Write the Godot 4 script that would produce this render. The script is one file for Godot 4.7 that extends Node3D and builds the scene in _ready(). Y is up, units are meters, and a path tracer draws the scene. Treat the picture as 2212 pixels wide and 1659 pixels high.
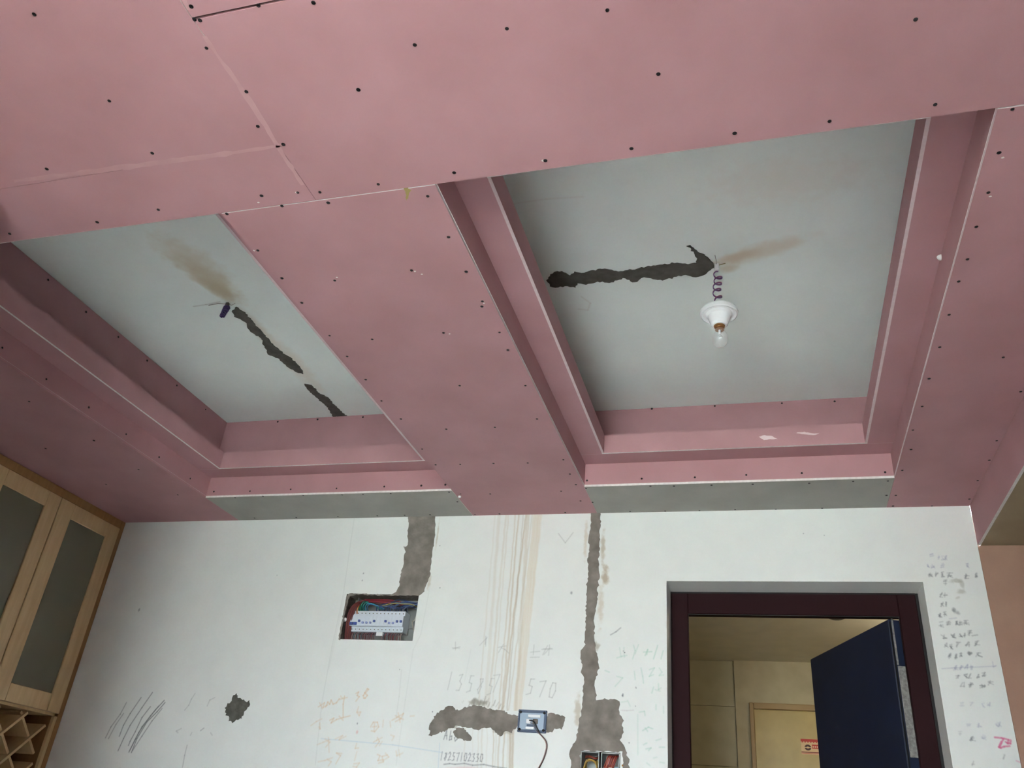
extends Node3D

# world: x to the right along the back wall, y up, z out of the back wall into the room (back wall face at z = 0)
const H0 := 2.4143      # underside of the suspended plasterboard ceiling
const H1 := 2.519       # underside of the first ledge
const H2 := 2.602       # top of the inner lip
const HC := 2.85        # concrete slab above
const BT := 0.0095      # plasterboard thickness
const ZF := 2.163       # front edge of the two recesses
var M := {}
var rng := RandomNumberGenerator.new()
var fine := FastNoiseLite.new()
var screw_mesh: ArrayMesh

func _ready():
	rng.seed = 7
	fine.seed = 3
	fine.frequency = 1.0
	# ---- camera
	var cam := Camera3D.new()
	cam.name = "camera"
	cam.transform = Transform3D(Basis(Vector3(0.960277, 0.083962, -0.266117), Vector3(0.061665, 0.866234, 0.495818), Vector3(0.27215, -0.492533, 0.826647)).orthonormalized(), Vector3(0, 1.015353, 3.544849))
	cam.fov = 49.3428
	cam.near = 0.02
	cam.far = 60.0
	add_child(cam)
	cam.current = true
	# ---- sky, exposure
	var we := WorldEnvironment.new()
	we.name = "environment"
	var env := Environment.new()
	var sky := Sky.new()
	var sm := ProceduralSkyMaterial.new()
	sm.sky_top_color = Color(0.80, 0.865, 0.935)
	sm.sky_horizon_color = Color(0.87, 0.915, 0.94)
	sm.ground_bottom_color = Color(0.76, 0.79, 0.78)
	sm.ground_horizon_color = Color(0.78, 0.81, 0.80)
	sm.energy_multiplier = 1.0
	sky.sky_material = sm
	env.sky = sky
	env.background_mode = Environment.BG_SKY
	env.background_energy_multiplier = 4.0
	env.tonemap_mode = Environment.TONE_MAPPER_LINEAR
	env.tonemap_exposure = 19.2
	env.sdfgi_enabled = true
	env.ssao_enabled = true
	env.ssil_enabled = true
	we.environment = env
	add_child(we)
	materials()
	screw_mesh = make_screw()
	room_shell()
	slab()
	suspended_ceiling()
	back_wall()
	entrance()
	corridor()
	cabinet()
	hanging_lamp()
	coiled_cable()
	breaker_panel()
	switch_box()
	junction_box()

# ------------------------------------------------------------------ naming
func tag(o: Node, label: String, category: String, kind := "", group := "") -> void:
	o.set_meta("label", label)
	o.set_meta("category", category)
	if kind: o.set_meta("kind", kind)
	if group: o.set_meta("group", group)

func base(called: String, at := Vector3.ZERO, parent: Node = null) -> Node3D:
	var o := Node3D.new()
	o.name = called
	o.position = at
	(parent if parent else self).add_child(o, true)
	return o

func obj(called: String, mesh: Mesh, parent: Node = null, mat: Material = null, at := Vector3.ZERO) -> MeshInstance3D:
	var o := MeshInstance3D.new()
	o.name = called
	o.mesh = mesh
	if mat: o.material_override = mat
	o.position = at
	(parent if parent else self).add_child(o, true)
	return o

# ------------------------------------------------------------------ materials
func mat(c: Color, rough := 0.8, metal := 0.0) -> StandardMaterial3D:
	var m := StandardMaterial3D.new()
	m.albedo_color = c
	m.roughness = rough
	m.metallic = metal
	return m

func noise_tex(seed_: int, freq: float, a: Color, b: Color, size := 512, oct := 4) -> NoiseTexture2D:
	var n := FastNoiseLite.new()
	n.seed = seed_
	n.frequency = freq
	n.fractal_octaves = oct
	var t := NoiseTexture2D.new()
	t.width = size
	t.height = size
	t.seamless = true
	t.noise = n
	var g := Gradient.new()
	g.set_color(0, a)
	g.set_color(1, b)
	t.color_ramp = g
	return t

func tri(m: StandardMaterial3D, s: float) -> StandardMaterial3D:
	m.uv1_triplanar = true
	m.uv1_world_triplanar = true
	m.uv1_scale = Vector3(s, s, s)
	return m

func rough_mat(seed_: int, a: Color, b: Color, freq: float, scale_: float, bump := 0.0, rough := 0.9) -> StandardMaterial3D:
	var m := mat(Color.WHITE, rough)
	m.albedo_texture = noise_tex(seed_, freq, a, b)
	if bump > 0.0:
		m.heightmap_enabled = true
		m.heightmap_texture = noise_tex(seed_ + 50, freq * 1.5, Color.BLACK, Color.WHITE, 512, 5)
		m.heightmap_scale = bump
	return tri(m, scale_)

func materials() -> void:
	M.pink = rough_mat(11, Color(0.670, 0.500, 0.512), Color(0.715, 0.545, 0.562), 0.006, 0.8, 0.0, 0.75)
	M.pink_dusty = rough_mat(12, Color(0.705, 0.545, 0.553), Color(0.75, 0.595, 0.60), 0.02, 1.0)
	M.pink_edge = rough_mat(28, Color(0.80, 0.725, 0.735), Color(0.85, 0.775, 0.785), 0.05, 2.0)
	M.scuff = mat(Color(0.84, 0.75, 0.76), 0.9)
	M.chalk = mat(Color(0.62, 0.56, 0.34), 0.9)
	M.greyboard = rough_mat(13, Color(0.60, 0.595, 0.565), Color(0.66, 0.65, 0.62), 0.008, 0.8)
	M.core = rough_mat(14, Color(0.83, 0.81, 0.80), Color(0.92, 0.90, 0.89), 0.05, 2.0)
	M.cement = rough_mat(15, Color(0.42, 0.395, 0.365), Color(0.56, 0.535, 0.50), 0.012, 2.0, 0.15)
	M.cement_dark = rough_mat(16, Color(0.29, 0.29, 0.26), Color(0.40, 0.39, 0.36), 0.02, 2.0, 0.15)
	M.cavity = rough_mat(17, Color(0.37, 0.34, 0.31), Color(0.50, 0.47, 0.43), 0.03, 3.0, 0.3)
	M.plaster = rough_mat(18, Color(0.865, 0.875, 0.86), Color(0.89, 0.895, 0.88), 0.01, 1.0)
	M.slab_plain = mat(Color(0.935, 0.975, 0.955), 0.9)
	M.screw = mat(Color(0.12, 0.10, 0.11), 0.5, 0.4)
	M.floor = rough_mat(19, Color(0.88, 0.88, 0.86), Color(0.93, 0.93, 0.91), 0.01, 0.7, 0.0, 0.6)
	M.peach = rough_mat(20, Color(0.62, 0.49, 0.42), Color(0.66, 0.53, 0.455), 0.01, 1.0)
	M.beige = rough_mat(21, Color(0.60, 0.53, 0.42), Color(0.64, 0.57, 0.455), 0.01, 1.0)
	M.frame = mat(Color(0.155, 0.065, 0.08), 0.7)
	M.frame.metallic_specular = 0.25
	M.black = mat(Color(0.05, 0.05, 0.055), 0.7)
	M.navy = rough_mat(22, Color(0.09, 0.125, 0.21), Color(0.125, 0.165, 0.265), 0.01, 1.0, 0.0, 0.5)
	M.film = rough_mat(23, Color(0.42, 0.41, 0.40), Color(0.72, 0.71, 0.68), 0.03, 4.0, 0.1, 0.35)
	M.corr_wall = rough_mat(24, Color(0.645, 0.61, 0.505), Color(0.70, 0.66, 0.55), 0.01, 1.0)
	M.corr_tile = rough_mat(25, Color(0.61, 0.59, 0.485), Color(0.66, 0.635, 0.525), 0.01, 1.0, 0.0, 0.5)
	M.corr_ceil = rough_mat(26, Color(0.80, 0.78, 0.70), Color(0.84, 0.815, 0.735), 0.01, 1.0)
	M.yellow_door = rough_mat(27, Color(0.62, 0.535, 0.31), Color(0.68, 0.59, 0.355), 0.01, 1.0, 0.0, 0.4)
	M.casing = mat(Color(0.58, 0.48, 0.32), 0.5)
	M.wood = wood_mat(Color(0.76, 0.635, 0.47), Color(0.82, 0.70, 0.53), 31)
	M.wood_dark = wood_mat(Color(0.55, 0.40, 0.24), Color(0.63, 0.47, 0.29), 32)
	M.glass = mat(Color(0.475, 0.46, 0.385, 0.76), 0.35)
	M.glass.transparency = BaseMaterial3D.TRANSPARENCY_ALPHA
	M.white = mat(Color(0.90, 0.91, 0.91), 0.35)
	M.ceramic = mat(Color(0.92, 0.93, 0.93), 0.2)
	M.breaker = mat(Color(0.80, 0.83, 0.86), 0.4)
	M.blue = mat(Color(0.25, 0.32, 0.57), 0.4)
	M.pale_blue = mat(Color(0.55, 0.60, 0.78), 0.4)
	M.boxblue = mat(Color(0.30, 0.36, 0.45), 0.5)
	M.boxpale = mat(Color(0.62, 0.69, 0.76), 0.5)
	M.steel = mat(Color(0.55, 0.56, 0.55), 0.5, 0.5)
	M.brass = mat(Color(0.62, 0.45, 0.28), 0.35, 0.8)

func wood_mat(a: Color, b: Color, seed_: int) -> StandardMaterial3D:
	var m := mat(Color.WHITE, 0.5)
	m.albedo_texture = noise_tex(seed_, 0.012, a, b, 512, 4)
	m.uv1_triplanar = true
	m.uv1_world_triplanar = true
	m.uv1_scale = Vector3(5.0, 0.6, 5.0)
	return m

# ------------------------------------------------------------------ shapes
func st_new() -> SurfaceTool:
	var st := SurfaceTool.new()
	st.begin(Mesh.PRIMITIVE_TRIANGLES)
	return st

# a flat convex polygon that faces away from «inside» ; uv in metres unless «uvs»
func face(st: SurfaceTool, p: Array, inside: Vector3, uvs: Array = []) -> void:
	var n: Vector3 = (p[1] - p[0]).cross(p[2] - p[0])
	if n.length() < 1e-12 and p.size() > 3: n = (p[2] - p[0]).cross(p[3] - p[0])
	n = n.normalized()
	var mid := Vector3.ZERO
	for q in p: mid += q
	mid /= p.size()
	var flip: bool = n.dot(mid - inside) < 0.0
	if flip: n = -n
	var ax := n.abs().max_axis_index()
	for i in range(1, p.size() - 1):
		for k in ([0, i, i + 1] if flip else [0, i + 1, i]):
			var v: Vector3 = p[k]
			st.set_normal(n)
			if uvs.size(): st.set_uv(uvs[k])
			else: st.set_uv(Vector2(v.z, v.y) if ax == 0 else Vector2(v.x, v.z) if ax == 1 else Vector2(v.x, v.y))
			st.add_vertex(v)

func box(st: SurfaceTool, lo: Vector3, hi: Vector3, skip := -1) -> void:
	var c := (lo + hi) / 2.0
	for ax in 3:
		if ax == skip: continue
		for s in 2:
			quad_of(st, lo, hi, ax, s, c)

func quad_of(st: SurfaceTool, lo: Vector3, hi: Vector3, ax: int, s: int, c: Vector3) -> void:
	var u := (ax + 1) % 3
	var w := (ax + 2) % 3
	var pts := []
	for k in [[0, 0], [1, 0], [1, 1], [0, 1]]:
		var v := Vector3.ZERO
		v[ax] = hi[ax] if s else lo[ax]
		v[u] = hi[u] if k[0] else lo[u]
		v[w] = hi[w] if k[1] else lo[w]
		pts.append(v)
	face(st, pts, c)

# box with chamfered edges
func cbox(st: SurfaceTool, lo: Vector3, hi: Vector3, b: float) -> void:
	var c := (lo + hi) / 2.0
	var h := (hi - lo) / 2.0
	b = minf(b, minf(h.x, minf(h.y, h.z)) * 0.7)
	for ax in 3:
		var u := (ax + 1) % 3
		var w := (ax + 2) % 3
		for s in [-1.0, 1.0]:
			var pts := []
			for k in [[-1, -1], [1, -1], [1, 1], [-1, 1]]:
				var v := c
				v[ax] += s * h[ax]
				v[u] += k[0] * (h[u] - b)
				v[w] += k[1] * (h[w] - b)
				pts.append(v)
			face(st, pts, c)
		for s in [[-1, -1], [1, -1], [1, 1], [-1, 1]]:
			var pts := []
			for k in [[-1, 0], [1, 0], [1, 1], [-1, 1]]:
				var v := c
				v[ax] += k[0] * (h[ax] - b)
				v[u] += s[0] * (h[u] - (b if k[1] else 0.0))
				v[w] += s[1] * (h[w] - (0.0 if k[1] else b))
				pts.append(v)
			face(st, pts, c)
	for sx in [-1, 1]:
		for sy in [-1, 1]:
			for sz in [-1, 1]:
				var s := Vector3(sx, sy, sz)
				var o := c + s * h
				face(st, [o - s * Vector3(0, b, b), o - s * Vector3(b, 0, b), o - s * Vector3(b, b, 0)], c)

func one(lo: Vector3, hi: Vector3, b := 0.0) -> ArrayMesh:
	var st := st_new()
	if b > 0.0: cbox(st, lo, hi, b)
	else: box(st, lo, hi)
	return st.commit()

func tube(st: SurfaceTool, p: Array, r: float, sides := 6, cap := true) -> void:
	var n := p.size()
	var t0: Vector3 = (p[1] - p[0]).normalized()
	var side := t0.cross(Vector3.UP if absf(t0.y) < 0.9 else Vector3.RIGHT).normalized()
	var rings := []
	for i in n:
		var t: Vector3 = (p[mini(i + 1, n - 1)] - p[maxi(i - 1, 0)]).normalized()
		side = (side - t * side.dot(t)).normalized()
		var up := t.cross(side)
		var ring := []
		for k in sides:
			var a := TAU * k / sides
			ring.append(side * cos(a) + up * sin(a))
		rings.append(ring)
	for i in n - 1:
		for k in sides:
			var k2 := (k + 1) % sides
			var q := [[i, k], [i + 1, k2], [i, k2], [i, k], [i + 1, k], [i + 1, k2]]
			for e in q:
				st.set_normal(rings[e[0]][e[1]])
				st.set_uv(Vector2(float(e[1]) / sides, e[0]))
				st.add_vertex(p[e[0]] + rings[e[0]][e[1]] * r)
	if cap:
		for e in [0, n - 1]:
			var pts := []
			for k in sides: pts.append(p[e] + rings[e][k] * r)
			face(st, pts, p[1] if e == 0 else p[n - 2])

func curve(ctrl: Array, steps := 8) -> Array:
	var out := []
	var n := ctrl.size()
	for i in n - 1:
		var a: Vector3 = ctrl[maxi(i - 1, 0)]
		var b: Vector3 = ctrl[i]
		var c: Vector3 = ctrl[i + 1]
		var d: Vector3 = ctrl[mini(i + 2, n - 1)]
		for s in steps: out.append(b.cubic_interpolate(c, a, d, float(s) / steps))
	out.append(ctrl[n - 1])
	return out

# profile: (radius, height) pairs from one end to the other
func lathe(st: SurfaceTool, prof: Array, at := Vector3.ZERO, segs := 32) -> void:
	var n := prof.size()
	for i in n - 1:
		var a: Vector2 = prof[i]
		var b: Vector2 = prof[i + 1]
		var d := (b - a).normalized()
		var na := Vector2(d.y, -d.x)
		var mid := (a + b) / 2.0
		for k in segs:
			var f0 := TAU * k / segs
			var f1 := TAU * (k + 1) / segs
			var u0 := Vector3(cos(f0), 0, sin(f0))
			var u1 := Vector3(cos(f1), 0, sin(f1))
			var pts := [at + u0 * a.x + Vector3.UP * a.y, at + u1 * a.x + Vector3.UP * a.y, at + u1 * b.x + Vector3.UP * b.y, at + u0 * b.x + Vector3.UP * b.y]
			var nn := [u0 * na.x + Vector3.UP * na.y, u1 * na.x + Vector3.UP * na.y]
			var nrm := [nn[0], nn[1], nn[1], nn[0]]
			var fn: Vector3 = (pts[2] - pts[0]).cross(pts[3] - pts[1])
			var order := [0, 1, 2, 0, 2, 3]
			if fn.dot(nn[0] + nn[1]) > 0.0: order = [0, 2, 1, 0, 3, 2]
			for e in order:
				st.set_normal(nrm[e].normalized())
				st.set_uv(Vector2(float(k) / segs, float(i) / n))
				st.add_vertex(pts[e])

func nums(s: String) -> PackedFloat64Array:
	return s.split_floats(" ", false)

func pts2(s: String) -> PackedVector2Array:
	var f := nums(s)
	var out := PackedVector2Array()
	for i in range(0, f.size() - 1, 2): out.append(Vector2(f[i], f[i + 1]))
	return out

# ragged slab of cement: outline in the plane's (u, v); place() turns (u, v, out) into a point
func ragged(outline: PackedVector2Array, amp: float, step: float) -> PackedVector2Array:
	var out := PackedVector2Array()
	var n := outline.size()
	for i in n:
		var a := outline[i]
		var b := outline[(i + 1) % n]
		var k := maxi(1, int(a.distance_to(b) / step))
		var nrm := (b - a).orthogonal().normalized()
		for j in k:
			var p := a.lerp(b, float(j) / k)
			var w := amp if j > 0 else amp * 0.5
			out.append(p + nrm * w * (fine.get_noise_2d(p.x * 160.0, p.y * 160.0) * 1.6 + rng.randf_range(-0.5, 0.5)))
	return out

func patch(called: String, parent: Node, outline: PackedVector2Array, plane: int, level: float, thick: float, m: Material, amp := 0.004, step := 0.008) -> MeshInstance3D:
	var poly := ragged(outline, amp, step)
	var idx := Geometry2D.triangulate_polygon(poly)
	if idx.size() == 0:
		poly = outline
		idx = Geometry2D.triangulate_polygon(poly)
	var st := st_new()
	var up := Vector3(0, 0, 1) if plane == 2 else Vector3(0, -1, 0)
	var at := func(p: Vector2, h: float) -> Vector3: return Vector3(p.x, p.y, level + h) if plane == 2 else Vector3(p.x, level - h, p.y)
	for i in range(0, idx.size(), 3):
		var t := [at.call(poly[idx[i]], thick), at.call(poly[idx[i + 1]], thick), at.call(poly[idx[i + 2]], thick)]
		face(st, t, t[0] - up)
	var mid := Vector2.ZERO
	for p in poly: mid += p
	mid /= poly.size()
	var area := 0.0
	for i in poly.size(): area += poly[i].cross(poly[(i + 1) % poly.size()])
	for i in poly.size():
		var a := poly[i]
		var b := poly[(i + 1) % poly.size()]
		var nrm := (b - a).orthogonal() * (-1.0 if area > 0 else 1.0)
		var quad := [at.call(a, 0.0 - 0.004), at.call(b, 0.0 - 0.004), at.call(b, thick), at.call(a, thick)]
		var c: Vector3 = (quad[0] + quad[2]) / 2.0
		var o: Vector3 = at.call((a + b) / 2.0 - nrm.normalized() * 0.01, thick / 2.0)
		if c.distance_to(o) > 0.0 and a.distance_to(b) > 1e-5: face(st, quad, o)
	return obj(called, st.commit(), parent, m)

# rectangle in a plane with rectangular holes, cut into pieces
func holed(st: SurfaceTool, r: Rect2, holes: Array, place: Callable, inside: Vector3, uvf: Callable) -> void:
	var xs := [r.position.x, r.end.x]
	var ys := [r.position.y, r.end.y]
	for h in holes:
		for v in [h.position.x, h.end.x]: if v > r.position.x and v < r.end.x: xs.append(v)
		for v in [h.position.y, h.end.y]: if v > r.position.y and v < r.end.y: ys.append(v)
	xs.sort()
	ys.sort()
	for i in xs.size() - 1:
		for j in ys.size() - 1:
			if xs[i + 1] - xs[i] < 1e-6 or ys[j + 1] - ys[j] < 1e-6: continue
			var mid := Vector2((xs[i] + xs[i + 1]) / 2.0, (ys[j] + ys[j + 1]) / 2.0)
			var open := false
			for h in holes:
				if h.has_point(mid): open = true
			if open: continue
			var p := []
			var uv := []
			for k in [[i, j], [i + 1, j], [i + 1, j + 1], [i, j + 1]]:
				var q := Vector2(xs[k[0]], ys[k[1]])
				p.append(place.call(q))
				uv.append(uvf.call(q))
			face(st, p, inside, uv)

# ------------------------------------------------------------------ canvas for stains and handwriting on plaster
var cw := 0
var ch := 0
var c_lo := Vector2.ZERO
var c_ppm := 1.0
var cv := PackedFloat32Array()

func canvas(w: int, h: int, lo: Vector2, ppm: float, c: Color, mottle: float) -> void:
	cw = w
	ch = h
	c_lo = lo
	c_ppm = ppm
	cv.resize(w * h * 3)
	var n := FastNoiseLite.new()
	n.seed = 5
	n.frequency = 0.012
	n.fractal_octaves = 4
	var i := 0
	for y in h:
		for x in w:
			var v := n.get_noise_2d(x, y) * mottle
			cv[i] = c.r + v
			cv[i + 1] = c.g + v
			cv[i + 2] = c.b + v * 0.8
			i += 3

func dab(i: int, c: Color, a: float) -> void:
	var k := i * 3
	cv[k] += (c.r - cv[k]) * a
	cv[k + 1] += (c.g - cv[k + 1]) * a
	cv[k + 2] += (c.b - cv[k + 2]) * a

# pen line through points in metres (y upwards)
func pen(path: String, c: Color, width := 0.0035, alpha := 0.6, rough := 0.35) -> void:
	var q := pts2(path)
	var r := width * c_ppm * 0.5
	for i in q.size() - 1:
		var a := (q[i] - c_lo) * c_ppm
		var b := (q[i + 1] - c_lo) * c_ppm
		var lo := a.min(b) - Vector2(r + 1.5, r + 1.5)
		var hi := a.max(b) + Vector2(r + 1.5, r + 1.5)
		var d := b - a
		var l2 := maxf(d.length_squared(), 1e-6)
		for y in range(maxi(0, int(lo.y)), mini(ch, int(hi.y) + 1)):
			for x in range(maxi(0, int(lo.x)), mini(cw, int(hi.x) + 1)):
				var p := Vector2(x + 0.5, y + 0.5)
				var t := clampf((p - a).dot(d) / l2, 0.0, 1.0)
				var e := (r + 1.1 - p.distance_to(a + d * t)) * 0.6
				if e > 0.0:
					var g := 1.0 - rough * (0.5 + fine.get_noise_2d(x * 0.9, y * 0.9))
					dab((ch - 1 - y) * cw + x, c, alpha * minf(e, 1.0) * clampf(g, 0.0, 1.0))

# soft stain, an ellipse turned by «turn» (radians)
func blot(at: Vector2, rx: float, ry: float, turn: float, c: Color, alpha: float, ragg := 0.5) -> void:
	var m := maxf(rx, ry) * 1.6 * c_ppm
	var p0 := (at - c_lo) * c_ppm
	for y in range(maxi(0, int(p0.y - m)), mini(ch, int(p0.y + m) + 1)):
		for x in range(maxi(0, int(p0.x - m)), mini(cw, int(p0.x + m) + 1)):
			var d := (Vector2(x, y) - p0).rotated(-turn) / c_ppm
			var e := Vector2(d.x / rx, d.y / ry).length() + ragg * fine.get_noise_2d(x * 0.05, y * 0.05)
			if e < 1.0: dab((ch - 1 - y) * cw + x, c, alpha * smoothstep(0.0, 0.8, 1.0 - e))

# run of dirty water down a wall, from a to b, with its width at both ends
func streak(a: Vector2, b: Vector2, w0: float, w1: float, c: Color, alpha: float, seed_: float) -> void:
	var pa := (a - c_lo) * c_ppm
	var pb := (b - c_lo) * c_ppm
	for y in range(maxi(0, int(pb.y)), mini(ch, int(pa.y) + 1)):
		var t := clampf((pa.y - y) / (pa.y - pb.y), 0.0, 1.0)
		var mid := lerpf(pa.x, pb.x, t) + fine.get_noise_2d(seed_ * 9.0, y * 0.02) * 2.0
		var w := lerpf(w0, w1, t) * c_ppm * 0.5
		for x in range(maxi(0, int(mid - w - 2)), mini(cw, int(mid + w + 3))):
			var e := (w - absf(x - mid)) / 1.5
			if e <= -1.0: continue
			var g := 0.8 + 0.5 * fine.get_noise_2d((x - mid) * 0.35 + seed_ * 31.0, y * 0.004)
			dab((ch - 1 - y) * cw + x, c, clampf(alpha * g * clampf(0.5 + e * 0.5, 0.0, 1.0), 0.0, 1.0))

func canvas_mat(rough := 0.85) -> StandardMaterial3D:
	var b := PackedByteArray()
	b.resize(cw * ch * 3)
	for i in cw * ch * 3: b[i] = int(clampf(cv[i], 0.0, 1.0) * 255.0)
	var m := mat(Color.WHITE, rough)
	m.albedo_texture = ImageTexture.create_from_image(Image.create_from_data(cw, ch, false, Image.FORMAT_RGB8, b))
	m.texture_repeat = false
	return m

# ------------------------------------------------------------------ room
func shell(called: String, lo: Vector3, hi: Vector3, m: Material, label: String, cat: String) -> MeshInstance3D:
	var o := obj(called, one(lo, hi), null, m)
	tag(o, label, cat, "structure")
	return o

func room_shell() -> void:
	shell("floor", Vector3(-4.1, -0.15, -0.2), Vector3(3.4, 0.0, 6.8), M.floor, "unseen floor of the unfinished room, below the view, pale to bounce light upward", "floor")  # out of view; pale colour chosen to bounce light onto the ceiling
	shell("wall_left", Vector3(-3.95, 0, -0.2), Vector3(-3.75, 3.0, 6.8), M.wood_dark, "unseen side wall behind the cabinet, kept dark brown to cut bounced light", "wall")  # out of view; dark colour chosen to weaken bounce on the left
	shell("wall_right", Vector3(3.2, 0, -0.2), Vector3(3.4, 3.0, 6.8), M.peach, "peach painted side wall of the passage", "wall")
	shell("unseen_wall_partition", Vector3(-3.75, 0, 2.25), Vector3(-1.97, H0, 2.35), M.plaster, "unseen white partition wall on the cabinet side, placed to shade the left of the back wall", "wall")  # out of view, blocks window light from the left end of the back wall
	shell("unseen_wall_room_right", Vector3(1.02, 0, 1.2), Vector3(1.14, 2.2475, 6.6), M.plaster, "unseen white side wall next to the passage, placed to darken the passage", "wall")  # out of view, keeps daylight off the passage side
	shell("unseen_wall_room_left", Vector3(-1.97, 0, 2.35), Vector3(-1.86, H0, 6.6), M.wood_dark, "unseen dark brown side wall beside the viewer, placed to dim the left ceiling", "wall")  # out of view, dark so that the front left ceiling gets less light
	shell("unseen_wall_nib_left", Vector3(-1.86, 0, 4.6), Vector3(-1.08, H0, 4.72), M.plaster, "unseen short white return wall behind the viewer, placed to hold window light off the left ceiling", "wall")  # out of view, narrows the daylight on the left
	shell("unseen_wall_nib_right", Vector3(-0.12, 0, 4.6), Vector3(1.02, H0, 4.72), M.plaster, "unseen short white return wall behind the viewer, placed to dim the right of the back wall", "wall")  # out of view, cuts the daylight reaching the right
	# unseen wall behind the camera, its window placed to light the back wall
	var wf := base("wall_front")
	tag(wf, "unseen wall opposite the entrance door with a wide window opening", "wall", "structure")
	var st := st_new()
	var hole := Rect2(-1.7, 0.15, 2.3, 2.0)
	var ident := func(q: Vector2) -> Vector2: return q
	for z in [6.6, 6.8]:
		holed(st, Rect2(-3.75, 0, 6.95, 3.0), [hole], func(q: Vector2) -> Vector3: return Vector3(q.x, q.y, z), Vector3(0, 1, 6.7), ident)
	var c := Vector3(hole.get_center().x, hole.get_center().y, 6.7)
	for s in [[hole.position.x, 0], [hole.end.x, 0], [hole.position.y, 1], [hole.end.y, 1]]:
		var p := []
		for k in [[0, 6.6], [1, 6.6], [1, 6.8], [0, 6.8]]:
			if s[1] == 0: p.append(Vector3(s[0], hole.end.y if k[0] else hole.position.y, k[1]))
			else: p.append(Vector3(hole.end.x if k[0] else hole.position.x, s[0], k[1]))
		var mid: Vector3 = (p[0] + p[2]) / 2.0
		face(st, p, mid + (mid - c))
	obj("plaster_face", st.commit(), wf, M.plaster)
	var w := base("window_1")
	tag(w, "unseen wide window behind the viewer, placed to light the back wall with daylight", "window", "structure")
	var x0 := hole.position.x
	var x1 := hole.end.x
	for k in 4:
		var x := lerpf(x0, x1 - 0.06, k / 3.0)
		obj("mullion", one(Vector3(x, hole.position.y + 0.06, 6.67), Vector3(x + 0.06, hole.end.y - 0.06, 6.73), 0.004), w, M.white)
	for y in [hole.position.y, hole.end.y - 0.06]:
		obj("rail", one(Vector3(x0, y, 6.67), Vector3(x1, y + 0.06, 6.73), 0.004), w, M.white)
	var glass := mat(Color(1, 1, 1, 0.06), 0.02)
	glass.transparency = BaseMaterial3D.TRANSPARENCY_ALPHA
	for k in 3:
		var x := lerpf(x0, x1 - 0.06, k / 3.0) + 0.06
		obj("pane", one(Vector3(x, hole.position.y + 0.06, 6.697), Vector3(lerpf(x0, x1 - 0.06, (k + 1) / 3.0), hole.end.y - 0.06, 6.703)), w, glass)

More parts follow.
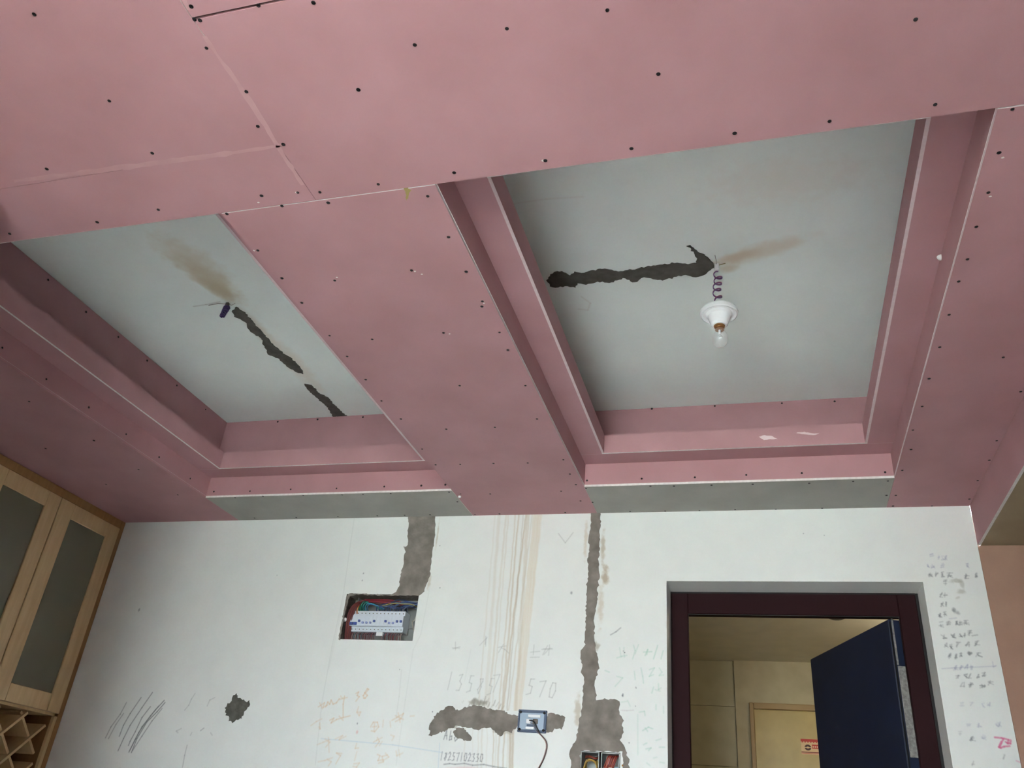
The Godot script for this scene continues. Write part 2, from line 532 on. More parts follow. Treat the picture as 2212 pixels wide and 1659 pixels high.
# ------------------------------------------------------------------ concrete slab over the recesses
func slab() -> void:
	var lo := Vector2(-2.75, 0.05)
	var ppm := 300.0
	canvas(1050, 666, lo, ppm, Color(0.935, 0.975, 0.955), 0.012)
	var tan := Color(0.62, 0.54, 0.40)
	# soot-brown damp marks round the two lamp points; the canvas runs in (x, z)
	blot(Vector2(-0.0124, 1.2082), 0.11, 0.035, 0.30, Color(0.78, 0.70, 0.58), 0.55, 0.15)
	blot(Vector2(0.0604, 1.2237), 0.22, 0.06, 0.32, Color(0.86, 0.80, 0.71), 0.55, 0.2)
	blot(Vector2(-0.0412, 1.151), 0.05, 0.035, 0.3, Color(0.76, 0.66, 0.52), 0.4, 0.2)
	blot(Vector2(-1.9708, 1.3222), 0.06, 0.12, 0.30, Color(0.68, 0.62, 0.48), 0.6, 0.15)
	blot(Vector2(-1.9657, 1.3911), 0.085, 0.20, 0.30, Color(0.74, 0.68, 0.55), 0.55, 0.2)
	blot(Vector2(-1.9694, 1.4933), 0.12, 0.24, 0.25, Color(0.84, 0.79, 0.69), 0.5, 0.25)
	blot(Vector2(-1.9425, 0.7464), 0.07, 0.34, -0.02, Color(0.90,0.87,0.81), 0.6, 0.2)
	blot(Vector2(-1.963, 1.0331), 0.05, 0.24, -0.02, Color(0.87,0.84,0.77), 0.6, 0.2)
	blot(Vector2(0.1474, 1.5532), 0.35, 0.14, 0.0, Color(0.92, 0.91, 0.87), 0.5, 0.3)
	pen("-0.6931 1.6002 -0.5847 1.6028 -0.4666 1.5924", Color(0.85, 0.84, 0.80), 0.004, 0.3)
	pen("-0.5794 1.0694 -0.5538 1.0206 -0.5711 0.9773 -0.6046 0.9886", Color(0.80, 0.78, 0.74), 0.003, 0.4)
	pen("-2.1446 1.2408 -2.0832 1.2446 -2.013 1.2532", Color(0.5, 0.48, 0.44), 0.003, 0.4)
	var m := canvas_mat(0.9)
	var c := base("ceiling")
	tag(c, "whitewashed concrete slab seen inside both coffer recesses", "ceiling", "structure")
	var st := st_new()
	box(st, Vector3(-3.75, HC, -0.2), Vector3(3.2, HC + 0.15, 6.8), 1)
	var r := Rect2(lo.x, lo.y, 1050 / ppm, 666 / ppm)
	var place := func(q: Vector2) -> Vector3: return Vector3(q.x, HC, q.y)
	holed(st, Rect2(-3.75, -0.2, 6.95, 7.0), [r], place, Vector3(0, HC + 1, 0), func(q: Vector2) -> Vector2: return q)
	obj("plain_face", st.commit(), c, M.slab_plain)
	st = st_new()
	holed(st, r, [], place, Vector3(0, HC + 1, 0), func(q: Vector2) -> Vector2: return Vector2((q.x - lo.x) / r.size.x, 1.0 - (q.y - lo.y) / r.size.y))
	obj("stained_face", st.commit(), c, m)
	patch("cement_patch", c, pts2("-0.6826 1.1864 -0.6622 1.218 -0.6336 1.2312 -0.6026 1.218 -0.5937 1.2 -0.5723 1.2212 -0.5501 1.2067 -0.5145 1.2173 -0.4723 1.2212 -0.4344 1.2016 -0.4027 1.1938 -0.3525 1.2017 -0.3034 1.2069 -0.2307 1.2147 -0.177 1.1994 -0.1455 1.2007 -0.1517 1.2653 -0.1613 1.288 -0.1721 1.2948 -0.1602 1.3002 -0.1399 1.2696 -0.1052 1.2198 -0.0916 1.1919 -0.0918 1.1658 -0.1272 1.1318 -0.1558 1.1229 -0.1902 1.1419 -0.2145 1.1391 -0.2733 1.1211 -0.3118 1.141 -0.335 1.1516 -0.3717 1.1257 -0.4086 1.1566 -0.4619 1.1373 -0.5018 1.1506 -0.5465 1.1394 -0.5738 1.1522 -0.5873 1.1288 -0.6151 1.1403 -0.6502 1.1387 -0.6781 1.1502"), 1, HC, 0.0025, M.cement_dark, 0.005, 0.008)
	patch("cement_patch", c, pts2("-2.0025 1.1847 -1.9641 1.2118 -1.9478 1.1682 -1.9506 1.1097 -1.954 1.067 -1.9514 0.9957 -1.9593 0.9234 -1.946 0.8456 -1.9289 0.8141 -1.9308 0.7246 -1.9454 0.675 -1.9623 0.6876 -1.9855 0.7318 -1.9933 0.8228 -2.0208 0.8558 -2.0013 0.9292 -1.9818 0.9819 -2.0039 1.039 -1.9854 1.1062 -2.0064 1.1434"), 1, HC, 0.0025, M.cement_dark, 0.005, 0.008)
	patch("cement_patch", c, pts2("-1.9851 0.5886 -1.9565 0.5742 -1.9541 0.4965 -1.9294 0.4481 -1.9323 0.367 -1.9225 0.2569 -1.9949 0.2649 -1.9796 0.3724 -1.9875 0.455 -1.9952 0.535"), 1, HC, 0.0025, M.cement_dark, 0.005, 0.008)

# ------------------------------------------------------------------ pink plasterboard ceiling
func board(parent: Node, lo: Vector3, hi: Vector3, paper: Material, called := "gypsum_board", edge: Material = null) -> MeshInstance3D:
	var d := hi - lo
	var thin := d.min_axis_index()
	var c := (lo + hi) / 2.0
	var a := st_new()
	for s in 2: quad_of(a, lo, hi, thin, s, c)
	a.set_material(paper)
	var mesh := a.commit()
	var e := st_new()
	for ax in 3:
		if ax != thin:
			for s in 2: quad_of(e, lo, hi, ax, s, c)
	e.set_material(edge if edge else M.core)
	e.commit(mesh)
	return obj(called, mesh, parent)

func make_screw() -> ArrayMesh:
	var st := st_new()
	lathe(st, [Vector2(0.0046, 0.0), Vector2(0.0043, -0.0007), Vector2(0.0022, -0.0012), Vector2(0.0018, -0.0004), Vector2(0.0, -0.0004)], Vector3.ZERO, 10)
	return st.commit()

# screws on an underside (plane 1: pairs are x, z) or on a face across z or x
func screws(on: Node, list: String, plane: int, level: float, jit := 1.0) -> void:
	for p in pts2(list):
		var s := obj("screw", screw_mesh, on, M.screw)
		if plane == 1: s.position = Vector3(p.x, level, p.y)
		elif plane == 2:
			s.position = Vector3(p.x, p.y, level)
			s.rotation.x = -PI / 2
		else:
			s.position = Vector3(level, p.y, p.x)
			s.rotation.z = PI / 2 if jit > 0 else -PI / 2
		s.scale = Vector3.ONE * rng.randf_range(0.85, 1.12)

func suspended_ceiling() -> void:
	var c := base("ceiling_suspended")
	tag(c, "unpainted pink plasterboard dropped ceiling with two stepped coffers", "ceiling", "structure")
	var g := 0.0012
	var fleck := make_fleck()
	var y0 := H0
	var y1 := H0 + BT
	# flat fields
	var b1 := board(c, Vector3(-3.75, y0, ZF), Vector3(-1.020 - g, y1, 2.352), M.pink, "gypsum_board", M.pink)
	var b2 := board(c, Vector3(-3.75, y0, 2.352 + g), Vector3(-1.020 - g, y1, 5.0), M.pink)
	var b3 := board(c, Vector3(-1.020, y0, ZF), Vector3(1.40, y1, 2.694), M.pink, "gypsum_board", M.pink)
	var b4 := board(c, Vector3(-1.020, y0, 2.700), Vector3(1.40, y1, 5.0), M.pink)
	board(c, Vector3(1.40 + g, y0, ZF), Vector3(3.2, y1, 5.0), M.pink)
	board(c, Vector3(-3.75, y0, 5.0 + g), Vector3(3.2, y1, 6.6), M.pink)
	var beam := board(c, Vector3(-1.2975, y0, 0.0), Vector3(-0.7005, y1, ZF - 0.003), M.pink, "gypsum_board", M.pink_edge)
	var left := board(c, Vector3(-3.75, y0, 0.0), Vector3(-2.5740, y1, ZF - g), M.pink, "gypsum_board", M.pink)
	var right := board(c, Vector3(0.5180, y0, 0.0), Vector3(0.8295, y1, ZF - 0.004), M.pink, "gypsum_board", M.pink_edge)
	var back_a := board(c, Vector3(-2.5730, y0, 0.0), Vector3(-1.2990, y1, 0.3050), M.greyboard)
	var back_b := board(c, Vector3(-0.6990, y0, 0.0), Vector3(0.5170, y1, 0.3050), M.greyboard)
	# cut white edges of the boards along the front joint
	obj("board_edge", one(Vector3(-1.2970, y0 + 0.0002, ZF - 0.003), Vector3(-0.7010, y1, ZF - 0.0022)), beam, M.core)
	obj("board_edge", one(Vector3(0.5185, y0 + 0.0002, ZF - 0.004), Vector3(0.8290, y1, ZF - 0.003)), right, M.core)
	screws(b1, "-1.9613 2.1929 -1.6662 2.1909 -1.4603 2.205 -1.1196 2.1588 -1.2831 2.1573 -1.1531 2.2031 -1.0538 2.197", 1, y0)
	screws(b2, "-1.3416 2.7752 -1.3398 2.5492 -1.6544 2.392 -1.3442 2.3878 -1.0068 2.7224 -1.0179 2.695 -1.039 2.4147", 1, y0)
	screws(b3, "-1.0079 2.6907 -1.0336 2.629 -0.8721 2.6958 -1.0114 2.51 -1.0079 2.3526 -0.7613 2.6785 -0.7639 2.4656 -0.6018 2.5477 -0.4095 2.5458 -0.9964 2.1883 -0.8382 2.1877 -0.6404 2.1911 -0.4181 2.1893 -0.2198 2.1896 0.0038 2.1925 0.1967 2.1893 0.3979 2.1949 -0.1372 2.3806 -0.2124 2.5457 0.3355 2.4099", 1, y0)
	screws(b3, "2.2 2.2 1.05 2.2 1.05 2.5", 1, y0)
	screws(b4, "-0.6 2.72 -0.3 2.72 0.0 2.72 0.3 2.72", 1, y0)
	screws(beam, "-0.9932 2.1485 -0.732 2.1255 -0.7322 1.9688 -1.2807 2.0046 -0.8837 1.8498 -0.7328 1.8189 -1.2772 1.8762 -1.1255 1.8408 -1.278 1.7532 -0.7299 1.6764 -0.7389 1.6519 -1.2756 1.5708 -1.1448 1.5305 -0.9014 1.5334 -0.726 1.5109 -0.728 1.4091 -1.2739 1.4435 -1.2756 1.2902 -0.9575 1.2086 -1.2822 1.1368 -1.1181 0.8929 -0.9254 0.8883 -1.2779 0.7322 -1.2758 0.5798 -1.1688 0.5753 -1.0251 0.5722 -1.271 0.2652 -1.1345 0.2561 -1.1611 0.0166 -1.2843 0.0112 -1.2644 0.993 -0.73 1.1805 -0.7298 0.5822 -0.7333 0.4417 -0.8098 0.2654 -0.731 0.3305 -0.7473 0.1508 -0.8456 0.0173 -0.7501 0.937 -0.8818 0.5644", 1, y0)
	screws(right, "0.546 2.1535 0.5451 2.0322 0.5476 1.9072 0.5436 1.7888 0.5455 1.6637 0.5402 1.5713 0.5405 1.4177 0.5412 1.25 0.7223 1.1687 0.5373 1.0672 0.5408 0.8851 0.5334 0.7139 0.546 0.5571 0.537 0.3751 0.54 0.1297 0.5414 0.0154 0.6892 0.0067 0.8166 0.0732 0.8142 0.2579 0.8198 0.442 0.8131 0.6029 0.8139 0.9514", 1, y0)
	screws(left, "-2.70 0.35 -2.70 0.65 -2.70 0.95 -3.0 0.5 -3.0 0.9 -3.0 1.3 -2.72 1.3", 1, y0)
	screws(back_a, "-2.4132 0.2954 -1.8447 0.2924 -2.2567 0.3026 -2.043 0.2999 -1.7393 0.291 -1.5997 0.2926 -1.3176 0.2897 -1.317 0.1751 -2.4653 0.0276 -2.2292 0.0223 -1.9967 0.0232 -1.7832 0.0248 -1.6395 0.0236 -1.5077 0.0228", 1, y0)
	screws(back_b, "-0.6954 0.288 -0.6969 0.1315 -0.5485 0.0126 -0.3923 0.0097 -0.2433 0.007 -0.0913 0.0095 0.078 0.0054 0.2656 0.0054 -0.4214 0.2933 -0.3248 0.2864 -0.173 0.2851 -0.0103 0.2827 0.2065 0.2762 0.3698 0.2824 0.4963 0.2774 0.5053 0.132", 1, y0)
	# dusty, scraped paper along the joints
	for s in [["-1.7813 2.3669 -1.5199 2.3523 -1.2532 2.3474 -1.0183 2.3471 -1.0153 2.3525 -1.243 2.3625 -1.5061 2.3693 -1.773 2.3756"], ["-1.025 2.6568 -1.0248 2.5751 -1.0242 2.4733 -1.0303 2.33 -1.0326 2.2199 -1.0236 2.2199 -1.0192 2.3279 -1.0106 2.4707 -1.0127 2.5727 -1.0164 2.655"], ["-1.0166 2.739 -1.0202 2.7168 -1.0128 2.7152 -1.0074 2.737"]]:
		obj("dust_smear", smear(pts2(s[0]), y0), c, M.pink_dusty)
	# coffers
	coffer(c, -2.573, -1.299, 0.265, 0.147, [
		"-2.5352 2.445 -2.3332 2.4416 -2.1137 2.4447 -1.873 2.4422 -1.6317 2.4442 -1.4495 2.4431 -1.3337 2.444",
		"-2.3039 2.836 -2.0791 2.8366 -1.8305 2.8353"], true)
	coffer(c, -0.699, 0.517, 0.177, 0.15, [
		"-0.6893 2.4431 -0.4566 2.4439 -0.2377 2.4428 -0.0332 2.4461 0.1806 2.4466 0.4869 2.4397",
		"-0.4311 2.8437 -0.1522 2.8408 0.1329 2.8369 0.3484 2.8323"], false)
	# drop at the passage side: one board on edge, then the lower passage ceiling
	board(c, Vector3(0.8305, 2.2475, 0.0), Vector3(0.8305 + BT, y1, ZF), M.pink, "drop_board")
	board(c, Vector3(0.8305 + BT + g, 2.2475, -0.02), Vector3(3.2, 2.2475 + BT, ZF), M.beige, "passage_board")
	board(c, Vector3(0.8305 + BT, 2.2475 + BT, ZF - BT), Vector3(3.2, y1 - 0.001, ZF), M.pink, "drop_board")
	# flecks of torn paper by the screws, scuffs on the lip, a chalk mark
	for p in pts2("-1.2913 2.0064 -0.8761 1.8443 -0.8611 1.829 -0.8842 1.5257 -1.1117 1.8541 -1.0574 2.1977 -0.4244 2.1905 -1.1744 2.1826 -0.7286 1.6669 0.5538 1.8938 0.5552 2.0165"):
		obj("paper_fleck", fleck, c, M.core, Vector3(p.x, y0, p.y)).rotation.y = p.x * 40.0
	for q in ["0.0264 2.5624 0.0482 2.5695 0.0762 2.564 0.0964 2.5507 0.0682 2.55 0.0433 2.5471", "0.1612 2.5741 0.1996 2.5762 0.2232 2.5689 0.254 2.5673 0.2328 2.5603 0.1953 2.5662"]:
		patch("paper_scuff", c, pts2(q), 2, 0.411, 0.0004, M.scuff, 0.002, 0.006)
	patch("chalk_mark", c, pts2("-0.7819 2.1611 -0.7715 2.1625 -0.7654 2.1531 -0.7731 2.1462 -0.7828 2.1279 -0.7912 2.1192 -0.7835 2.1448"), 1, y0, 0.0004, M.chalk, 0.002, 0.006)
	# two daubs of plaster left by the workers
	for q in [[Vector3(0.5165, 2.5175, 1.548), 0.010], [Vector3(-1.2842, 2.4143, 0.2391), 0.008]]:
		var st := st_new()
		var prof := []
		for k in 7:
			var a := PI / 2 * k / 6.0
			prof.append(Vector2(q[1] * cos(a), -q[1] * 1.1 * sin(a)))
		lathe(st, prof, Vector3.ZERO, 12)
		obj("plaster_daub", st.commit(), c, M.core, q[0])

func make_fleck() -> ArrayMesh:
	var st := st_new()
	var p := []
	for k in 7:
		var a := TAU * k / 7.0
		p.append(Vector3(cos(a) * (0.0045 if k % 2 else 0.003), -0.0004, sin(a) * (0.003 if k % 3 else 0.002)))
	face(st, p, Vector3.UP)
	return st.commit()

func smear(p: PackedVector2Array, y: float) -> ArrayMesh:
	var poly := ragged(p, 0.003, 0.02)
	var idx := Geometry2D.triangulate_polygon(poly)
	var st := st_new()
	for i in range(0, idx.size(), 3):
		var t := []
		for k in 3: t.append(Vector3(poly[idx[i + k]].x, y - 0.0004, poly[idx[i + k]].y))
		face(st, t, t[0] + Vector3.UP)
	return st.commit()

# one recess: a lip board up from the ceiling edge, a ledge, an inner lip, and the boards set back that reach the slab
func coffer(c: Node, x0: float, x1: float, zb: float, sx: float, sc: Array, left_scr: bool) -> void:
	var zr := 0.305
	var yb := H0 + BT
	# rises (lower lip), boards stand behind the edge, face flush with it
	var left_edge: Material = M.core if left_scr else M.pink_edge
	var rb := board(c, Vector3(x0 - BT, yb, zr - BT), Vector3(x1 + BT, H1 + BT, zr), M.pink, "riser_board")
	screws(rb, sc[0], 2, zr)
	var rl := board(c, Vector3(x0 - BT, yb, zr), Vector3(x0, H1 + BT, ZF), M.pink, "riser_board")
	if left_scr: screws(rl, "0.45 2.452 0.69 2.452 0.92 2.453 1.155 2.457 1.39 2.453 1.61 2.457 1.84 2.455", 0, x0, 1.0)
	board(c, Vector3(x1, yb, zr), Vector3(x1 + BT, H1 + BT, ZF), M.pink, "riser_board")
	board(c, Vector3(x0 - BT, yb, ZF), Vector3(x1 + BT, H1 + BT, ZF + BT), M.pink, "riser_board")
	# ledges
	var e := 0.1060   # back and front
	var w0 := 0.1170 if left_scr else 0.099
	var w1 := 0.1150 if left_scr else 0.102
	var a0 := x0 + w0
	var a1 := x1 - w1
	var za := zr + e
	var zc := ZF - e
	var out := 0.25
	board(c, Vector3(x0 - out + 0.05, H1, zb - 0.02), Vector3(x1 + out - 0.05, H1 + BT, za - BT), M.pink, "ledge_board")
	board(c, Vector3(x0 - out + 0.05, H1, zc + BT), Vector3(x1 + out - 0.05, H1 + BT, ZF + 0.2), M.pink, "ledge_board")
	board(c, Vector3(x0 - out + 0.05, H1, za - BT + 0.0006), Vector3(a0 - BT, H1 + BT, zc + BT - 0.0006), M.pink, "ledge_board")
	board(c, Vector3(a1 + BT, H1, za - BT + 0.0006), Vector3(x1 + out - 0.05, H1 + BT, zc + BT - 0.0006), M.pink, "ledge_board")
	# inner lip standing on the ledge edge
	board(c, Vector3(a0 - BT, H1, za - BT), Vector3(a1 + BT, H2, za), M.pink, "lip_board")
	board(c, Vector3(a0 - BT, H1, zc), Vector3(a1 + BT, H2, zc + BT), M.pink, "lip_board")
	board(c, Vector3(a0 - BT, H1, za + 0.0006), Vector3(a0, H2, zc - 0.0006), M.pink, "lip_board", left_edge)
	board(c, Vector3(a1, H1, za + 0.0006), Vector3(a1 + BT, H2, zc - 0.0006), M.pink, "lip_board", M.pink_edge)
	# boards set back behind the light trough, up to the slab
	var s0 := a0 - sx
	var s1 := a1 + sx
	var zs := zc + sx
	var sb := board(c, Vector3(s0 - BT, H1 + BT, zb - BT), Vector3(s1 + BT, HC - 0.003, zb), M.pink, "trough_board")
	screws(sb, sc[1], 2, zb)
	var sl := board(c, Vector3(s0 - BT, H1 + BT, zb), Vector3(s0, HC - 0.003, zs), M.pink, "trough_board")
	if left_scr: screws(sl, "0.45 2.826 0.69 2.827 0.915 2.828 1.113 2.827 1.313 2.821 1.53 2.824", 0, s0, 1.0)
	board(c, Vector3(s1, H1 + BT, zb), Vector3(s1 + BT, HC - 0.003, zs), M.pink, "trough_board")
	board(c, Vector3(s0 - BT, H1 + BT, zs), Vector3(s1 + BT, HC - 0.003, zs + BT), M.pink, "trough_board")

# ------------------------------------------------------------------ back wall with its chases, marks and openings
func back_wall() -> void:
	var lo := Vector2(-3.27, 1.15)
	var ppm := 499.5
	canvas(2048, 640, lo, ppm, Color(0.875, 0.885, 0.87), 0.012)
	wall_marks()
	var m := canvas_mat(0.85)
	var w := base("wall_back")
	tag(w, "white plastered wall with grey cement filled chases, water streaks and scribbles", "wall", "structure")
	var door := Rect2(-0.390, -0.1, 1.001, 2.2)
	var hole1 := Rect2(-1.883, 1.825, 0.366, 0.209)
	var hole2 := Rect2(-0.733, 1.27, 0.159, 0.143)
	var r := Rect2(lo.x, lo.y, 2048 / ppm, 640 / ppm)
	var full := Rect2(-3.75, 0, 3.75 + 0.83, 3.0)
	var at0 := func(q: Vector2) -> Vector3: return Vector3(q.x, q.y, 0.0)
	var inside := Vector3(0, 1, -0.1)
	var st := st_new()
	holed(st, full, [r, door, hole1, hole2], at0, inside, func(q: Vector2) -> Vector2: return q)
	holed(st, full, [door], func(q: Vector2) -> Vector3: return Vector3(q.x, q.y, -0.2), inside, func(q: Vector2) -> Vector2: return q)
	# door reveal and the wall's free end
	var d := [Vector2(-0.390, 0), Vector2(-0.390, 2.1), Vector2(0.611, 2.1), Vector2(0.611, 0)]
	for i in 3:
		var a: Vector2 = d[i]
		var b: Vector2 = d[i + 1]
		var q := [Vector3(a.x, a.y, 0), Vector3(b.x, b.y, 0), Vector3(b.x, b.y, -0.2), Vector3(a.x, a.y, -0.2)]
		var mid: Vector3 = (q[0] + q[2]) / 2.0
		face(st, q, mid + (mid - Vector3(0.11, 1.0, -0.1)))
	face(st, [Vector3(0.83, 0, 0), Vector3(0.83, 3.0, 0), Vector3(0.83, 3.0, -0.2), Vector3(0.83, 0, -0.2)], inside)
	obj("plaster_face", st.commit(), w, M.plaster)
	st = st_new()
	holed(st, Rect2(r.position, Vector2(r.size.x, minf(r.size.y, 1.28))), [door, hole1, hole2], at0, inside, func(q: Vector2) -> Vector2: return Vector2((q.x - lo.x) / r.size.x, 1.0 - (q.y - lo.y) / r.size.y))
	obj("marked_face", st.commit(), w, m)
	# cavities cut for the boxes
	st = st_new()
	for h in [hole1, hole2]:
		var z1 := -0.10
		var hc := Vector3(h.get_center().x, h.get_center().y, -0.05)
		for s in 5:
			var a: Vector2 = h.position
			var b: Vector2 = h.end
			var q := [Vector3(a.x, a.y, z1), Vector3(b.x, a.y, z1), Vector3(b.x, b.y, z1), Vector3(a.x, b.y, z1)]
			if s < 2:
				var x := a.x if s == 0 else b.x
				q = [Vector3(x, a.y, 0), Vector3(x, b.y, 0), Vector3(x, b.y, z1), Vector3(x, a.y, z1)]
			elif s < 4:
				var y := a.y if s == 2 else b.y
				q = [Vector3(a.x, y, 0), Vector3(b.x, y, 0), Vector3(b.x, y, z1), Vector3(a.x, y, z1)]
			var mid: Vector3 = (q[0] + q[2]) / 2.0
			face(st, q, mid * 2.0 - hc)
	obj("box_cavity", st.commit(), w, M.cavity)
	patch("cement_patch", w, pts2("-1.6309 2.4302 -1.6205 2.374 -1.6183 2.3344 -1.6093 2.2719 -1.6255 2.262 -1.6151 2.2372 -1.6201 2.2181 -1.616 2.1725 -1.6218 2.1199 -1.6197 2.0828 -1.6318 2.0459 -1.6581 2.0297 -1.8712 2.037 -1.8804 2.0221 -1.8807 1.9632 -1.8831 1.8765 -1.8824 1.8226 -1.8739 1.8199 -1.8752 1.8766 -1.871 1.9634 -1.8645 2.0237 -1.8297 2.0314 -1.757 2.0289 -1.6459 2.0268 -1.5374 2.0305 -1.52 2.0278 -1.5034 2.0358 -1.4922 2.0482 -1.4859 2.0906 -1.4741 2.1274 -1.4779 2.1871 -1.4796 2.2324 -1.4771 2.2937 -1.4814 2.3481 -1.4908 2.4273"), 2, 0.0, 0.003, M.cement, 0.0035, 0.008)
	patch("cement_patch", w, pts2("-0.7277 2.4268 -0.7286 2.3368 -0.735 2.3 -0.7295 2.2489 -0.7357 2.1914 -0.7288 2.1418 -0.7338 2.0929 -0.7348 2.0308 -0.732 1.9632 -0.7327 1.8967 -0.7328 1.8185 -0.7488 1.802 -0.7506 1.7668 -0.7393 1.7355 -0.7449 1.7133 -0.7308 1.6919 -0.7315 1.6303 -0.734 1.5696 -0.7421 1.5334 -0.7474 1.48 -0.7524 1.4506 -0.7703 1.4265 -0.7784 1.3973 -0.7669 1.3581 -0.7574 1.2915 -0.7264 1.2934 -0.7329 1.413 -0.5667 1.419 -0.5584 1.3038 -0.5348 1.3382 -0.5385 1.3823 -0.5482 1.4155 -0.561 1.4431 -0.5767 1.4595 -0.5649 1.4889 -0.569 1.5411 -0.582 1.5641 -0.5816 1.6028 -0.6021 1.614 -0.6499 1.6091 -0.6774 1.605 -0.6801 1.6444 -0.6846 1.6811 -0.6687 1.7313 -0.6748 1.7752 -0.6858 1.8068 -0.6942 1.8582 -0.6971 1.9369 -0.6872 2.0041 -0.6868 2.0723 -0.6797 2.1278 -0.6853 2.1912 -0.6815 2.2485 -0.6855 2.3067 -0.6818 2.3658 -0.6858 2.4258"), 2, 0.0, 0.003, M.cement, 0.0045, 0.008)
	patch("cement_patch", w, pts2("-1.3885 1.4688 -1.3778 1.4892 -1.3658 1.5178 -1.3476 1.5347 -1.3183 1.5541 -1.2985 1.5589 -1.2762 1.5437 -1.2625 1.5423 -1.2413 1.5532 -1.2023 1.5649 -1.1754 1.564 -1.1388 1.5535 -1.103 1.549 -1.0679 1.5485 -1.0406 1.5359 -0.9991 1.5318 -0.996 1.495 -1.0161 1.4786 -1.0212 1.4637 -1.0434 1.4715 -1.0716 1.4497 -1.0924 1.4633 -1.1138 1.4817 -1.1485 1.4781 -1.1737 1.468 -1.1918 1.4722 -1.2187 1.4748 -1.2639 1.4806 -1.2938 1.4693 -1.3275 1.4528 -1.3532 1.4429 -1.3699 1.4334 -1.3849 1.4374 -1.3769 1.4575"), 2, 0.0, 0.002, M.cement, 0.005, 0.006)
	patch("cement_patch", w, pts2("-1.2651 1.4727 -1.2317 1.4723 -1.2113 1.4576 -1.1916 1.4314 -1.2126 1.4226 -1.2446 1.4326 -1.2717 1.4429 -1.2776 1.4544"), 2, 0.0, 0.002, M.cement, 0.005, 0.006)
	patch("cement_patch", w, pts2("-0.8817 1.535 -0.8614 1.5495 -0.8358 1.544 -0.8016 1.5339 -0.8048 1.5153 -0.8137 1.4882 -0.8367 1.489 -0.8611 1.4764 -0.8777 1.4737"), 2, 0.0, 0.002, M.cement, 0.005, 0.006)
	patch("cement_patch", w, pts2("-2.349 1.5679 -2.3383 1.561 -2.3401 1.5518 -2.3168 1.5472 -2.2917 1.5355 -2.2742 1.5434 -2.2672 1.5256 -2.2762 1.5109 -2.2865 1.4853 -2.2935 1.4636 -2.3172 1.4555 -2.3357 1.444 -2.3571 1.4501 -2.3568 1.4644 -2.3772 1.4742 -2.3867 1.4918 -2.3853 1.5172 -2.3688 1.5288 -2.3668 1.5526"), 2, 0.0, 0.002, M.cement_dark, 0.006, 0.006)
	var p := obj("wall_passage", one(Vector3(0.832, 0, -0.2), Vector3(3.2, 2.2475, -0.004)), null, M.peach)
	tag(p, "peach orange painted wall of the passage right of the white wall corner", "wall", "structure")

